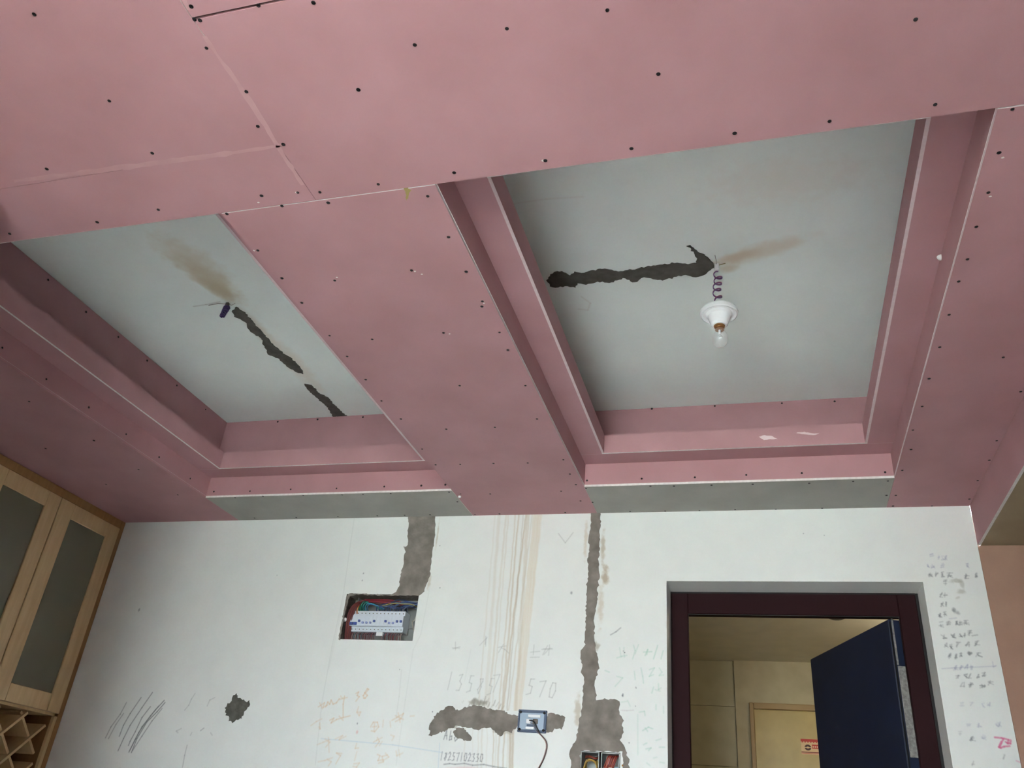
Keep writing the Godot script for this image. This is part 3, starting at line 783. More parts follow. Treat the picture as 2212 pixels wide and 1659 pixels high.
func wall_marks() -> void:
	var pencil := Color(0.42, 0.43, 0.44)
	var faint := Color(0.62, 0.63, 0.62)
	var orange := Color(0.80, 0.66, 0.52)
	var green := Color(0.62, 0.75, 0.69)
	var violet := Color(0.56, 0.57, 0.66)
	var dark := Color(0.36, 0.37, 0.39)
	var pink := Color(0.82, 0.42, 0.56)
	var blue := Color(0.68, 0.76, 0.82)
	var tan := Color(0.745, 0.69, 0.61)
	pen("-2.9321 1.5063 -2.9478 1.4532 -2.9783 1.3962 -2.9903 1.348", pencil, 0.0042, 0.45, 0.3)
	pen("-2.9305 1.4576 -2.9545 1.4084 -2.9727 1.3453", pencil, 0.0042, 0.405, 0.3)
	pen("-2.8584 1.5318 -2.8933 1.4592 -2.9114 1.4067 -2.9169 1.3589", pencil, 0.0042, 0.585, 0.3)
	pen("-2.8036 1.5566 -2.8378 1.4876 -2.8745 1.4084 -2.8899 1.3494 -2.9003 1.2968", pencil, 0.0042, 0.63, 0.3)
	pen("-2.793 1.4932 -2.8221 1.4438 -2.8365 1.381 -2.8495 1.3406 -2.8521 1.3226", pencil, 0.0042, 0.63, 0.3)
	pen("-2.7269 1.5238 -2.7604 1.4797 -2.8078 1.4042 -2.8248 1.3491 -2.8394 1.2947", pencil, 0.0042, 0.765, 0.3)
	pen("-2.7192 1.5148 -2.7487 1.4728 -2.7882 1.427 -2.8171 1.3531 -2.8252 1.2937", pencil, 0.0042, 0.765, 0.3)
	pen("-2.7264 1.4885 -2.7621 1.4318 -2.7937 1.365 -2.8217 1.3028", pencil, 0.0042, 0.54, 0.3)
	pen("-2.7484 1.4987 -2.7789 1.4531 -2.817 1.3783 -2.8365 1.3055", pencil, 0.0042, 0.63, 0.3)
	pen("-2.5692 1.5615 -2.5813 1.5351 -2.5866 1.509 -2.602 1.4864", pencil, 0.0042, 0.225, 0.3)
	pen("-2.4587 1.5472 -2.4819 1.5353 -2.4875 1.5094", pencil, 0.0042, 0.225, 0.3)
	pen("-2.4761 1.4144 -2.4903 1.403", pencil, 0.0042, 0.36, 0.3)
	pen("-2.5942 1.407 -2.6173 1.3951 -2.6061 1.3885", pencil, 0.0042, 0.225, 0.3)
	pen("-2.5408 1.3387 -2.5405 1.2968 -2.5359 1.2488", pencil, 0.0042, 0.315, 0.3)
	pen("-2.5335 1.3921 -2.5367 1.3812", pencil, 0.0042, 0.225, 0.3)
	pen("-2.4237 1.3868 -2.4355 1.3968", pencil, 0.0042, 0.225, 0.3)
	pen("-1.9182 2.4115 -1.9007 2.022 -1.9091 1.7911 -1.9076 1.5468 -1.8845 1.2942", faint, 0.003, 0.21, 0.4)
	pen("-1.4679 2.0833 -1.4807 1.8559 -1.5078 1.7868 -1.5118 1.5755 -1.5128 1.3154", faint, 0.003, 0.15, 0.4)
	pen("-1.5498 1.6983 -1.5429 1.5871 -1.5439 1.5041", faint, 0.003, 0.188, 0.4)
	pen("-1.8794 1.4001 -1.7073 1.3962 -1.5398 1.3925 -1.3122 1.3743", blue, 0.003, 0.5, 0.4)
	pen("-1.3308 1.4094 -1.3248 1.3144", blue, 0.003, 0.4, 0.4)
	pen("-1.2372 1.7934 -1.2505 1.6621", faint, 0.003, 0.112, 0.4)
	pen("-1.893 2.0443 -1.9044 1.6944", faint, 0.003, 0.135, 0.4)
	streak(Vector2(-0.9802, 2.4129), Vector2(-1.0079, 1.552), 0.0425, 0.0354, Color(0.83, 0.78, 0.70), 0.62, 14.88)
	streak(Vector2(-1.0275, 2.4139), Vector2(-1.0147, 1.5517), 0.0156, 0.0113, Color(0.76, 0.71, 0.63), 0.5, 14.25)
	streak(Vector2(-1.0374, 2.4141), Vector2(-1.0707, 1.5494), 0.0071, 0.0085, tan, 0.8, 14.12)
	streak(Vector2(-1.0729, 2.4148), Vector2(-1.0733, 1.5493), 0.0064, 0.0085, tan, 0.75, 13.65)
	streak(Vector2(-1.0883, 2.4151), Vector2(-1.089, 1.5486), 0.0057, 0.0057, tan, 0.6, 13.45)
	streak(Vector2(-1.1341, 2.4161), Vector2(-1.1332, 1.5467), 0.0085, 0.0099, tan, 0.35, 12.85)
	streak(Vector2(-1.1687, 2.4168), Vector2(-1.1468, 1.5462), 0.0142, 0.0142, tan, 0.25, 12.4)
	streak(Vector2(-1.188, 2.4172), Vector2(-1.1777, 1.5449), 0.0042, 0.0057, tan, 0.3, 12.15)
	streak(Vector2(-1.1225, 2.4158), Vector2(-1.116, 1.5475), 0.0057, 0.0042, tan, 0.35, 13.0)
	streak(Vector2(-1.0087, 2.4135), Vector2(-1.0448, 1.5505), 0.0042, 0.0057, tan, 0.5, 14.5)
	streak(Vector2(-1.0502, 2.4144), Vector2(-1.0516, 1.5502), 0.0028, 0.0042, Color(0.66, 0.62, 0.56), 0.6, 13.95)
	streak(Vector2(-1.1026, 1.4784), Vector2(-1.0912, 1.301), 0.0036, 0.0036, tan, 0.7, 20.68)
	streak(Vector2(-1.0897, 1.479), Vector2(-1.0808, 1.3016), 0.0036, 0.0036, tan, 0.45, 21.49)
	streak(Vector2(-1.0745, 1.4797), Vector2(-1.0703, 1.3022), 0.0055, 0.0055, tan, 0.75, 22.43)
	streak(Vector2(-1.0572, 1.4805), Vector2(-1.0473, 1.3036), 0.0046, 0.0046, tan, 0.8, 23.51)
	streak(Vector2(-1.025, 1.482), Vector2(-1.0159, 1.3055), 0.0219, 0.0219, tan, 0.75, 25.54)
	streak(Vector2(-1.0422, 1.4812), Vector2(-1.0326, 1.3045), 0.0027, 0.0027, tan, 0.5, 24.46)
	streak(Vector2(-1.1525, 1.476), Vector2(-1.1379, 1.2982), 0.0064, 0.0064, tan, 0.3, 17.57)
	streak(Vector2(-1.1679, 1.4753), Vector2(-1.1549, 1.2972), 0.0046, 0.0046, tan, 0.3, 16.62)
	streak(Vector2(-1.1309, 1.4771), Vector2(-1.1168, 1.2994), 0.0027, 0.0027, tan, 0.3, 18.92)
	streak(Vector2(-1.2272, 1.4725), Vector2(-1.2104, 1.2938), 0.0046, 0.0046, tan, 0.25, 12.97)
	streak(Vector2(-1.1921, 1.4742), Vector2(-1.1783, 1.2958), 0.0036, 0.0036, tan, 0.2, 15.14)
	blot(Vector2(-0.6554, 2.1209), 0.022, 0.06, 0, Color(0.70, 0.65, 0.57), 0.9, 0.5)
	blot(Vector2(-0.6695, 2.2483), 0.014, 0.1, 0, Color(0.70, 0.65, 0.57), 0.7, 0.5)
	blot(Vector2(-0.6718, 1.9907), 0.018, 0.12, 0, Color(0.78,0.73,0.66), 0.6, 0.5)
	blot(Vector2(-0.7487, 2.2855), 0.012, 0.14, 0, Color(0.78,0.73,0.66), 0.6, 0.5)
	blot(Vector2(-0.7513, 1.5628), 0.02, 0.08, 0, Color(0.70, 0.65, 0.57), 0.6, 0.5)
	blot(Vector2(-1.1849, 1.5789), 0.06, 0.02, 0.1, Color(0.55,0.53,0.48), 0.8, 0.8)
	blot(Vector2(-1.0639, 1.4647), 0.05, 0.014, 0, Color(0.62,0.59,0.52), 0.7, 0.7)
	blot(Vector2(-1.4663, 2.3246), 0.006, 0.1, 0, Color(0.70, 0.65, 0.57), 0.5, 0.5)
	blot(Vector2(-1.4766, 2.0906), 0.012, 0.05, 0, Color(0.70, 0.65, 0.57), 0.5, 0.5)
	blot(Vector2(-1.2908, 1.4751), 0.05, 0.012, 0.2, Color(0.60,0.58,0.52), 0.6, 0.8)
	blot(Vector2(-0.6864, 1.8261), 0.02, 0.03, 0, Color(0.66,0.63,0.57), 0.7, 0.7)
	blot(Vector2(-1.372, 1.4807), 0.012, 0.03, 0, Color(0.62,0.60,0.54), 0.7, 0.7)
	blot(Vector2(-1.8167, 2.1333), 0.005, 0.006500000000000001, 0, dark, 0.5, 0.3)
	blot(Vector2(-1.8166, 2.0985), 0.005, 0.006500000000000001, 0, dark, 0.5, 0.3)
	blot(Vector2(-0.8026, 2.0461), 0.009, 0.0117, 0, dark, 0.5, 0.3)
	blot(Vector2(-1.5603, 1.6987), 0.003, 0.0039000000000000003, 0, dark, 0.8, 0.3)
	blot(Vector2(-1.7211, 1.4678), 0.005, 0.006500000000000001, 0, dark, 0.6, 0.3)
	blot(Vector2(-1.3811, 1.53), 0.003, 0.0039000000000000003, 0, dark, 0.9, 0.3)
	blot(Vector2(-1.4465, 2.2665), 0.003, 0.0039000000000000003, 0, dark, 0.7, 0.3)
	blot(Vector2(-1.4193, 2.0653), 0.003, 0.0039000000000000003, 0, dark, 0.7, 0.3)
	blot(Vector2(-0.5642, 1.797), 0.003, 0.0039000000000000003, 0, dark, 0.8, 0.3)
	blot(Vector2(-0.5706, 1.6272), 0.006, 0.0078000000000000005, 0, dark, 0.5, 0.3)
	blot(Vector2(-1.6288, 2.262), 0.004, 0.005200000000000001, 0, dark, 0.9, 0.3)
	blot(Vector2(-1.716, 1.4332), 0.009, 0.0117, 0, Color(0.80,0.45,0.42), 0.35, 0.3)
	blot(Vector2(-3.0204, 1.9446), 0.008, 0.012, 0, dark, 0.4, 0.4)
	blot(Vector2(-2.2794, 2.1237), 0.004, 0.005, 0, dark, 0.4, 0.4)
	blot(Vector2(0.1803, 2.3044), 0.004, 0.005, 0, dark, 0.4, 0.4)
	blot(Vector2(-0.5705, 1.8027), 0.004, 0.005, 0, dark, 0.4, 0.4)
	blot(Vector2(-0.5692, 1.6322), 0.004, 0.005, 0, dark, 0.4, 0.4)
	blot(Vector2(-0.517, 1.661), 0.004, 0.005, 0, dark, 0.4, 0.4)
	blot(Vector2(0.262, 2.2952), 0.004, 0.005, 0, dark, 0.4, 0.4)
	pen("-0.6247 1.8693 -0.6019 1.8827 -0.5824 1.8993", dark, 0.004, 0.385, 0.3)
	pen("-0.8767 2.3203 -0.8415 2.2755 -0.8078 2.3231", faint, 0.004, 0.375, 0.3)
	pen("-1.2246 1.5518 -1.218 1.5668", Color(0.52,0.51,0.47), 0.004, 0.5, 0.6)
	pen("-1.2137 1.5467 -1.2028 1.56", Color(0.56,0.55,0.51), 0.003, 0.4, 0.6)
	pen("-1.2016 1.5675 -1.1959 1.59", Color(0.52,0.51,0.47), 0.004, 0.5, 0.6)
	pen("-1.1907 1.5624 -1.1807 1.5832", Color(0.56,0.55,0.51), 0.003, 0.4, 0.6)
	pen("-1.1762 1.5611 -1.17 1.5799", Color(0.52,0.51,0.47), 0.004, 0.5, 0.6)
	pen("-1.1654 1.556 -1.1549 1.5731", Color(0.56,0.55,0.51), 0.003, 0.4, 0.6)
	pen("-1.1551 1.5749 -1.1497 1.6011", Color(0.52,0.51,0.47), 0.004, 0.5, 0.6)
	pen("-1.1444 1.5698 -1.1346 1.5943", Color(0.56,0.55,0.51), 0.003, 0.4, 0.6)
	pen("-1.1353 1.561 -1.1288 1.5778", Color(0.52,0.51,0.47), 0.004, 0.5, 0.6)
	pen("-1.1246 1.5559 -1.1139 1.571", Color(0.56,0.55,0.51), 0.003, 0.4, 0.6)
	pen("-1.1115 1.5675 -1.1054 1.588", Color(0.52,0.51,0.47), 0.004, 0.5, 0.6)
	pen("-1.1008 1.5624 -1.0905 1.5812", Color(0.56,0.55,0.51), 0.003, 0.4, 0.6)
	pen("-1.0862 1.5575 -1.0797 1.5743", Color(0.52,0.51,0.47), 0.004, 0.5, 0.6)
	pen("-1.0756 1.5525 -1.0649 1.5675", Color(0.56,0.55,0.51), 0.003, 0.4, 0.6)
	pen("-1.3153 1.3773 -1.3167 1.3455", dark, 0.0024, 0.49, 0.35)
	pen("-1.2949 1.3729 -1.3005 1.3726 -1.2957 1.3586 -1.2993 1.3464 -1.3025 1.3535 -1.2943 1.3682 -1.2949 1.3729", dark, 0.0024, 0.49, 0.35)
	pen("-1.2853 1.3712 -1.2808 1.3777 -1.2768 1.3716 -1.2796 1.3604 -1.2855 1.3474 -1.2748 1.3496", dark, 0.0024, 0.49, 0.35)
	pen("-1.2585 1.3767 -1.2648 1.3763 -1.2661 1.3644 -1.2602 1.3623 -1.261 1.3496 -1.2683 1.3468", dark, 0.0024, 0.49, 0.35)
	pen("-1.251 1.3748 -1.2403 1.3769 -1.2465 1.3466", dark, 0.0024, 0.49, 0.35)
	pen("-1.228 1.3785 -1.2298 1.3468", dark, 0.0024, 0.49, 0.35)
	pen("-1.2135 1.377 -1.216 1.3658 -1.2153 1.3501 -1.2098 1.3488 -1.206 1.3616 -1.208 1.3764 -1.2135 1.377", dark, 0.0024, 0.49, 0.35)
	pen("-1.1985 1.3723 -1.194 1.3789 -1.1901 1.3728 -1.193 1.3616 -1.1989 1.3487 -1.1884 1.3509", dark, 0.0024, 0.49, 0.35)
	pen("-1.1808 1.3758 -1.174 1.3777 -1.1779 1.3658 -1.1731 1.3605 -1.1762 1.3493 -1.1824 1.349", dark, 0.0024, 0.49, 0.35)
	pen("-1.1636 1.376 -1.1568 1.3779 -1.1607 1.366 -1.1559 1.3607 -1.1591 1.3496 -1.1652 1.3492", dark, 0.0024, 0.49, 0.35)
	pen("-1.1446 1.3779 -1.1472 1.3668 -1.1467 1.3512 -1.1412 1.3499 -1.1374 1.3626 -1.1392 1.3773 -1.1446 1.3779", dark, 0.0024, 0.49, 0.35)
	pen("-1.3137 1.6961 -1.3234 1.6229", faint, 0.0035, 0.413, 0.35)
	pen("-1.2769 1.6841 -1.2624 1.6882 -1.2724 1.6608 -1.2635 1.6482 -1.2718 1.6226 -1.2849 1.6222", faint, 0.0035, 0.413, 0.35)
	pen("-1.2112 1.6841 -1.2244 1.6837 -1.2294 1.6566 -1.2175 1.6513 -1.2219 1.6224 -1.2377 1.6162", faint, 0.0035, 0.413, 0.35)
	pen("-1.1684 1.6725 -1.18 1.6721 -1.1736 1.6399 -1.1837 1.6125 -1.1886 1.6287 -1.1683 1.6617 -1.1684 1.6725", faint, 0.0035, 0.413, 0.35)
	pen("-1.1187 1.6757 -1.1317 1.6752 -1.1371 1.6484 -1.1254 1.6432 -1.1301 1.6145 -1.1457 1.6083", faint, 0.0035, 0.413, 0.35)
	pen("-1.1233 1.6886 -1.0951 1.6933 -1.1184 1.6209", faint, 0.0035, 0.375, 0.35)
	pen("-0.942 1.6798 -0.9574 1.6793 -0.9636 1.6543 -0.9498 1.6493 -0.9552 1.6225 -0.9735 1.6165", faint, 0.0035, 0.45, 0.35)
	pen("-0.9178 1.6698 -0.8919 1.674 -0.9146 1.6101", faint, 0.0035, 0.45, 0.35)
	pen("-0.8623 1.6676 -0.8715 1.644 -0.8741 1.6109 -0.8614 1.6081 -0.849 1.6349 -0.8491 1.666 -0.8623 1.6676", faint, 0.0035, 0.45, 0.35)
	pen("-1.3237 1.7987 -1.2911 1.7985", faint, 0.0035, 0.375, 0.35)
	pen("-1.3124 1.8244 -1.3087 1.7909", faint, 0.0035, 0.375, 0.35)
	pen("-1.3196 1.7952 -1.289 1.8043", faint, 0.0035, 0.375, 0.35)
	pen("-1.1683 1.8468 -1.1986 1.8132", faint, 0.0035, 0.375, 0.35)
	pen("-1.1725 1.8457 -1.174 1.8177", faint, 0.0035, 0.375, 0.35)
	pen("-1.1748 1.8519 -1.1716 1.8108", faint, 0.0035, 0.375, 0.35)
	pen("-1.0987 1.8043 -1.0826 1.7978 -1.064 1.783", faint, 0.0035, 0.375, 0.35)
	pen("-1.0911 1.8194 -1.1112 1.7838", faint, 0.0035, 0.375, 0.35)
	pen("-1.114 1.8059 -1.0778 1.8134", faint, 0.0035, 0.375, 0.35)
	pen("-0.967 1.7894 -0.9279 1.7938", faint, 0.0035, 0.375, 0.35)
	pen("-0.9662 1.768 -0.9278 1.7698", faint, 0.0035, 0.375, 0.35)
	pen("-0.9539 1.8199 -0.9546 1.7798", faint, 0.0035, 0.375, 0.35)
	pen("-0.9115 1.8045 -0.8753 1.8069", faint, 0.0035, 0.375, 0.35)
	pen("-0.8858 1.8217 -0.8875 1.7783", faint, 0.0035, 0.375, 0.35)
	pen("-0.9187 1.8023 -0.8715 1.805", faint, 0.0035, 0.375, 0.35)
	pen("-0.8947 1.818 -0.9133 1.7799", faint, 0.0035, 0.375, 0.35)
	pen("-0.8835 1.8088 -0.9081 1.7814", faint, 0.0035, 0.375, 0.35)
	pen("-1.3151 1.4255 -1.3065 1.462 -1.3018 1.4262", dark, 0.003, 0.525, 0.35)
	pen("-1.3115 1.4401 -1.3029 1.4405", dark, 0.003, 0.525, 0.35)
	pen("-1.2876 1.4593 -1.29 1.4239 -1.2808 1.4272 -1.2812 1.4398 -1.2889 1.4376", dark, 0.003, 0.525, 0.35)
	pen("-1.2612 1.4426 -1.2678 1.4333 -1.2641 1.4216 -1.2568 1.4284 -1.2584 1.4409 -1.2612 1.4426", dark, 0.003, 0.525, 0.35)
	pen("-1.3015 1.3306 -1.2777 1.3347 -1.2533 1.3333 -1.2138 1.339 -1.1773 1.3342 -1.1302 1.3396 -1.0863 1.3342 -1.0313 1.3306", dark, 0.0038, 0.525, 0.5)
	blot(Vector2(-1.2056, 1.3032), 0.14, 0.03, 0.03, Color(0.88, 0.72, 0.72), 0.9, 0.1)
	pen("-1.9212 1.529 -1.8953 1.5469 -1.8976 1.5271 -1.8772 1.5392", orange, 0.005, 0.375, 0.4)
	pen("-1.9183 1.546 -1.8997 1.5214", orange, 0.005, 0.338, 0.4)
	pen("-1.8852 1.5305 -1.8795 1.5504 -1.868 1.5424 -1.865 1.5594 -1.8517 1.543 -1.8366 1.5493 -1.827 1.5665", orange, 0.005, 0.45, 0.4)
	pen("-1.8033 1.5787 -1.803 1.545 -1.793 1.4954", orange, 0.005, 0.45, 0.4)
	pen("-1.8264 1.5637 -1.7892 1.5736", orange, 0.005, 0.375, 0.4)
	pen("-1.8228 1.578 -1.8113 1.5699", orange, 0.005, 0.3, 0.4)
	pen("-1.7505 1.592 -1.7386 1.5981 -1.7424 1.5838 -1.7317 1.5786 -1.7443 1.5599", orange, 0.005, 0.413, 0.4)
	pen("-1.7082 1.5739 -1.7135 1.5849 -1.6925 1.611 -1.6994 1.6136 -1.7091 1.5963 -1.6942 1.5857 -1.7018 1.5742 -1.7082 1.5739", orange, 0.005, 0.45, 0.4)
	pen("-1.9399 1.4502 -1.9175 1.4678 -1.8939 1.4799", orange, 0.005, 0.262, 0.4)
	pen("-1.9001 1.4631 -1.8931 1.4387 -1.8997 1.4466", orange, 0.005, 0.338, 0.4)
	pen("-1.8539 1.4762 -1.8363 1.4852 -1.8451 1.4656 -1.8223 1.4804 -1.7919 1.49 -1.7612 1.4982", orange, 0.005, 0.413, 0.4)
	pen("-1.8122 1.4946 -1.7897 1.4791", orange, 0.005, 0.375, 0.4)
	pen("-1.7269 1.537 -1.7307 1.5147 -1.7169 1.5015 -1.7132 1.5154 -1.7259 1.5149", orange, 0.005, 0.3, 0.4)
	pen("-1.8936 1.3748 -1.8669 1.3856 -1.8373 1.3979", orange, 0.005, 0.262, 0.4)
	pen("-1.8602 1.3995 -1.835 1.3873 -1.8501 1.3677", orange, 0.005, 0.3, 0.4)
	pen("-1.8454 1.4056 -1.8298 1.3475", orange, 0.005, 0.262, 0.4)
	pen("-1.8124 1.4019 -1.7803 1.4169 -1.7928 1.4001 -1.7639 1.415", orange, 0.005, 0.262, 0.4)
	pen("-1.7079 1.3884 -1.7106 1.3697 -1.6953 1.3718", orange, 0.005, 0.3, 0.4)
	pen("-1.8724 1.308 -1.842 1.315 -1.8096 1.3274", orange, 0.005, 0.262, 0.4)
	pen("-1.8336 1.3208 -1.8126 1.3114 -1.8218 1.2951", orange, 0.005, 0.3, 0.4)
	pen("-1.789 1.3049 -1.7736 1.3373 -1.7945 1.3467 -1.7689 1.3454", orange, 0.005, 0.338, 0.4)
	pen("-1.7052 1.3096 -1.681 1.3136 -1.6904 1.2975 -1.7063 1.2992", orange, 0.005, 0.3, 0.4)
	pen("-1.7003 1.357 -1.7046 1.3227", orange, 0.005, 0.225, 0.4)
	pen("-1.6548 1.458 -1.6457 1.4774 -1.6269 1.4782 -1.6173 1.4598 -1.6327 1.4402 -1.6487 1.4422", orange, 0.005, 0.375, 0.4)
	pen("-1.6454 1.4585 -1.6272 1.462", orange, 0.005, 0.338, 0.4)
	pen("-1.6385 1.4723 -1.6363 1.4428", orange, 0.005, 0.3, 0.4)
	pen("-1.6003 1.4876 -1.5987 1.4607", orange, 0.005, 0.262, 0.4)
	pen("-1.5683 1.4836 -1.5616 1.4624", orange, 0.005, 0.262, 0.4)
	pen("-1.5599 1.4894 -1.54 1.5011 -1.5117 1.5186 -1.5206 1.4965 -1.5435 1.4847", orange, 0.005, 0.375, 0.4)
	pen("-1.5475 1.5089 -1.5078 1.4944", orange, 0.005, 0.338, 0.4)
	pen("-1.5369 1.5202 -1.5215 1.483", orange, 0.005, 0.3, 0.4)
	pen("-1.4792 1.5092 -1.461 1.5113", orange, 0.005, 0.3, 0.4)
	pen("-1.6312 1.3977 -1.6172 1.4063 -1.5944 1.4181", orange, 0.005, 0.3, 0.4)
	pen("-1.6187 1.3798 -1.6039 1.4017 -1.616 1.417", orange, 0.005, 0.338, 0.4)
	pen("-1.6012 1.386 -1.5916 1.4023", orange, 0.005, 0.262, 0.4)
	pen("-1.5562 1.4306 -1.54 1.4261 -1.5465 1.4099", orange, 0.005, 0.262, 0.4)
	pen("-1.6044 1.3517 -1.5912 1.3472 -1.5972 1.3287 -1.5733 1.3326", orange, 0.005, 0.338, 0.4)
	pen("-1.5923 1.3186 -1.572 1.325 -1.5816 1.3452 -1.5582 1.3516", orange, 0.005, 0.338, 0.4)
	pen("-1.5686 1.3589 -1.5508 1.3443 -1.5729 1.3301", orange, 0.005, 0.262, 0.4)
	pen("-1.5213 1.3692 -1.5153 1.3514 -1.4899 1.3631", orange, 0.005, 0.262, 0.4)
	pen("-1.5101 1.3751 -1.5009 1.347", orange, 0.005, 0.225, 0.4)
	pen("-0.5961 1.7753 -0.5754 1.7826 -0.5547 1.7865", green, 0.0042, 0.36, 0.4)
	pen("-0.5848 1.8162 -0.5788 1.7791", green, 0.0042, 0.315, 0.4)
	pen("-0.5674 1.8183 -0.565 1.7795", green, 0.0042, 0.315, 0.4)
	pen("-0.5276 1.8277 -0.5204 1.8076 -0.5304 1.7737", green, 0.0042, 0.405, 0.4)
	pen("-0.5068 1.8316 -0.5203 1.7941", green, 0.0042, 0.36, 0.4)
	pen("-0.479 1.7885 -0.4689 1.8122 -0.4722 1.792", green, 0.0042, 0.54, 0.4)
	pen("-0.4859 1.8017 -0.4517 1.8042", green, 0.0042, 0.495, 0.4)
	pen("-0.4278 1.83 -0.4449 1.776", green, 0.0042, 0.54, 0.4)
	pen("-0.4058 1.8087 -0.4144 1.7768", green, 0.0042, 0.495, 0.4)
	pen("-0.6435 1.7237 -0.626 1.7176", green, 0.0042, 0.405, 0.4)
	pen("-0.5945 1.7021 -0.5703 1.6963 -0.6005 1.6625", green, 0.0042, 0.36, 0.4)
	pen("-0.5229 1.7241 -0.5191 1.6914", green, 0.0042, 0.36, 0.4)
	pen("-0.4957 1.7381 -0.4887 1.7055 -0.4852 1.6795", green, 0.0042, 0.405, 0.4)
	pen("-0.4618 1.7326 -0.4415 1.7397 -0.4617 1.7063 -0.4448 1.7134", green, 0.0042, 0.405, 0.4)
	pen("-0.4213 1.7403 -0.4112 1.7243 -0.4213 1.7109 -0.4046 1.7131", green, 0.0042, 0.36, 0.4)
	pen("-0.4448 1.6648 -0.4515 1.6421", green, 0.0042, 0.405, 0.4)
	pen("-0.4248 1.6784 -0.4248 1.6559 -0.4148 1.6626", green, 0.0042, 0.405, 0.4)
	pen("-0.4381 1.6554 -0.4182 1.6497", green, 0.0042, 0.36, 0.4)
	pen("-0.5753 1.6021 -0.5518 1.6063", green, 0.0042, 0.315, 0.4)
	pen("-0.5484 1.6096 -0.538 1.5877", green, 0.0042, 0.315, 0.4)
	pen("-0.4349 1.5982 -0.4349 1.5794", green, 0.0042, 0.36, 0.4)
	pen("-0.4052 1.5932 -0.4053 1.5681", green, 0.0042, 0.315, 0.4)
	pen("-0.501 1.5671 -0.4811 1.5711 -0.4777 1.5556", green, 0.0042, 0.405, 0.4)
	pen("-0.4873 1.4993 -0.4644 1.5127 -0.448 1.5074", green, 0.0042, 0.495, 0.4)
	pen("-0.4775 1.509 -0.4676 1.4972", green, 0.0042, 0.405, 0.4)
	pen("-0.5076 1.5574 -0.5055 1.4103", green, 0.0042, 0.27, 0.4)
	pen("-0.4837 1.4476 -0.4707 1.4543", green, 0.0042, 0.405, 0.4)
	pen("-0.435 1.4653 -0.4155 1.4723", green, 0.0042, 0.405, 0.4)
	pen("-0.4738 1.433 -0.4544 1.4371 -0.4641 1.4275", green, 0.0042, 0.45, 0.4)
	pen("-0.4221 1.4418 -0.4028 1.4428", green, 0.0042, 0.405, 0.4)
	pen("-0.4447 1.4017 -0.4318 1.4053", green, 0.0042, 0.315, 0.4)
	pen("-0.4703 1.3824 -0.4575 1.3742", green, 0.0042, 0.315, 0.4)
	pen("-0.4191 1.3883 -0.4031 1.3862", green, 0.0042, 0.315, 0.4)
	blot(Vector2(-0.566, 1.797), 0.004, 0.004, 0, dark, 0.6, 0.3)
	blot(Vector2(-0.516, 1.6578), 0.004, 0.004, 0, dark, 0.5, 0.3)
	blot(Vector2(-0.5708, 1.6264), 0.004, 0.004, 0, dark, 0.6, 0.3)
	blot(Vector2(-0.5179, 1.5885), 0.004, 0.004, 0, dark, 0.4, 0.3)
	blot(Vector2(-0.5409, 1.4508), 0.004, 0.004, 0, dark, 0.5, 0.3)
	pen("-0.5747 1.571 -0.5512 1.5707 -0.5244 1.5737", Color(0.74,0.70,0.70), 0.003, 0.5, 0.4)
	pen("0.652 2.2021 0.6632 2.2051", violet, 0.003, 0.227, 0.35)
	pen("0.653 2.2117 0.6635 2.2139", violet, 0.003, 0.227, 0.35)
	pen("0.6523 2.2056 0.6657 2.2065", violet, 0.003, 0.227, 0.35)
	pen("0.6529 2.2106 0.6633 2.2126", violet, 0.003, 0.227, 0.35)
	pen("0.6541 2.2109 0.6639 2.2141", violet, 0.003, 0.227, 0.35)
	pen("0.6846 2.202 0.6795 2.1921", violet, 0.003, 0.227, 0.35)
	pen("0.6796 2.1989 0.687 2.2002", violet, 0.003, 0.227, 0.35)
	pen("0.6847 2.2071 0.6824 2.193", violet, 0.003, 0.227, 0.35)
	pen("0.6934 2.204 0.7033 2.2039", violet, 0.003, 0.227, 0.35)
	pen("0.6917 2.1884 0.7013 2.1893", violet, 0.003, 0.227, 0.35)
	pen("0.6953 2.1989 0.698 2.1933 0.7017 2.1907", violet, 0.003, 0.227, 0.35)
	pen("0.6925 2.1896 0.7013 2.1903", violet, 0.003, 0.227, 0.35)
	pen("0.7122 2.2064 0.7094 2.1918", violet, 0.003, 0.227, 0.35)
	pen("0.712 2.2062 0.7028 2.1901", violet, 0.003, 0.227, 0.35)
	pen("0.7052 2.1999 0.707 2.1937 0.7122 2.1883", violet, 0.003, 0.227, 0.35)
	pen("0.7091 2.2028 0.7043 2.1888", violet, 0.003, 0.227, 0.35)
	pen("0.7092 2.2058 0.7061 2.188", violet, 0.003, 0.227, 0.35)
	pen("0.6363 2.1678 0.638 2.1614 0.6421 2.1572", violet, 0.003, 0.26, 0.35)
	pen("0.6376 2.1678 0.6385 2.1619 0.6424 2.1591", violet, 0.003, 0.26, 0.35)
	pen("0.6385 2.1705 0.6396 2.1648 0.6426 2.1604", violet, 0.003, 0.26, 0.35)
	pen("0.6493 2.164 0.6625 2.1638", violet, 0.003, 0.26, 0.35)
	pen("0.6503 2.1572 0.6595 2.1581", violet, 0.003, 0.26, 0.35)
	pen("0.6487 2.1555 0.6593 2.1587", violet, 0.003, 0.26, 0.35)
	pen("0.6506 2.1598 0.6602 2.1596", violet, 0.003, 0.26, 0.35)
	pen("0.6545 2.1695 0.6587 2.1615 0.6623 2.1559", violet, 0.003, 0.26, 0.35)
	pen("0.6835 2.1571 0.6961 2.1597", violet, 0.003, 0.26, 0.35)
	pen("0.6968 2.175 0.693 2.1599", violet, 0.003, 0.26, 0.35)
	pen("0.6853 2.1654 0.6987 2.1682", violet, 0.003, 0.26, 0.35)
	pen("0.6921 2.1741 0.6857 2.1579", violet, 0.003, 0.26, 0.35)
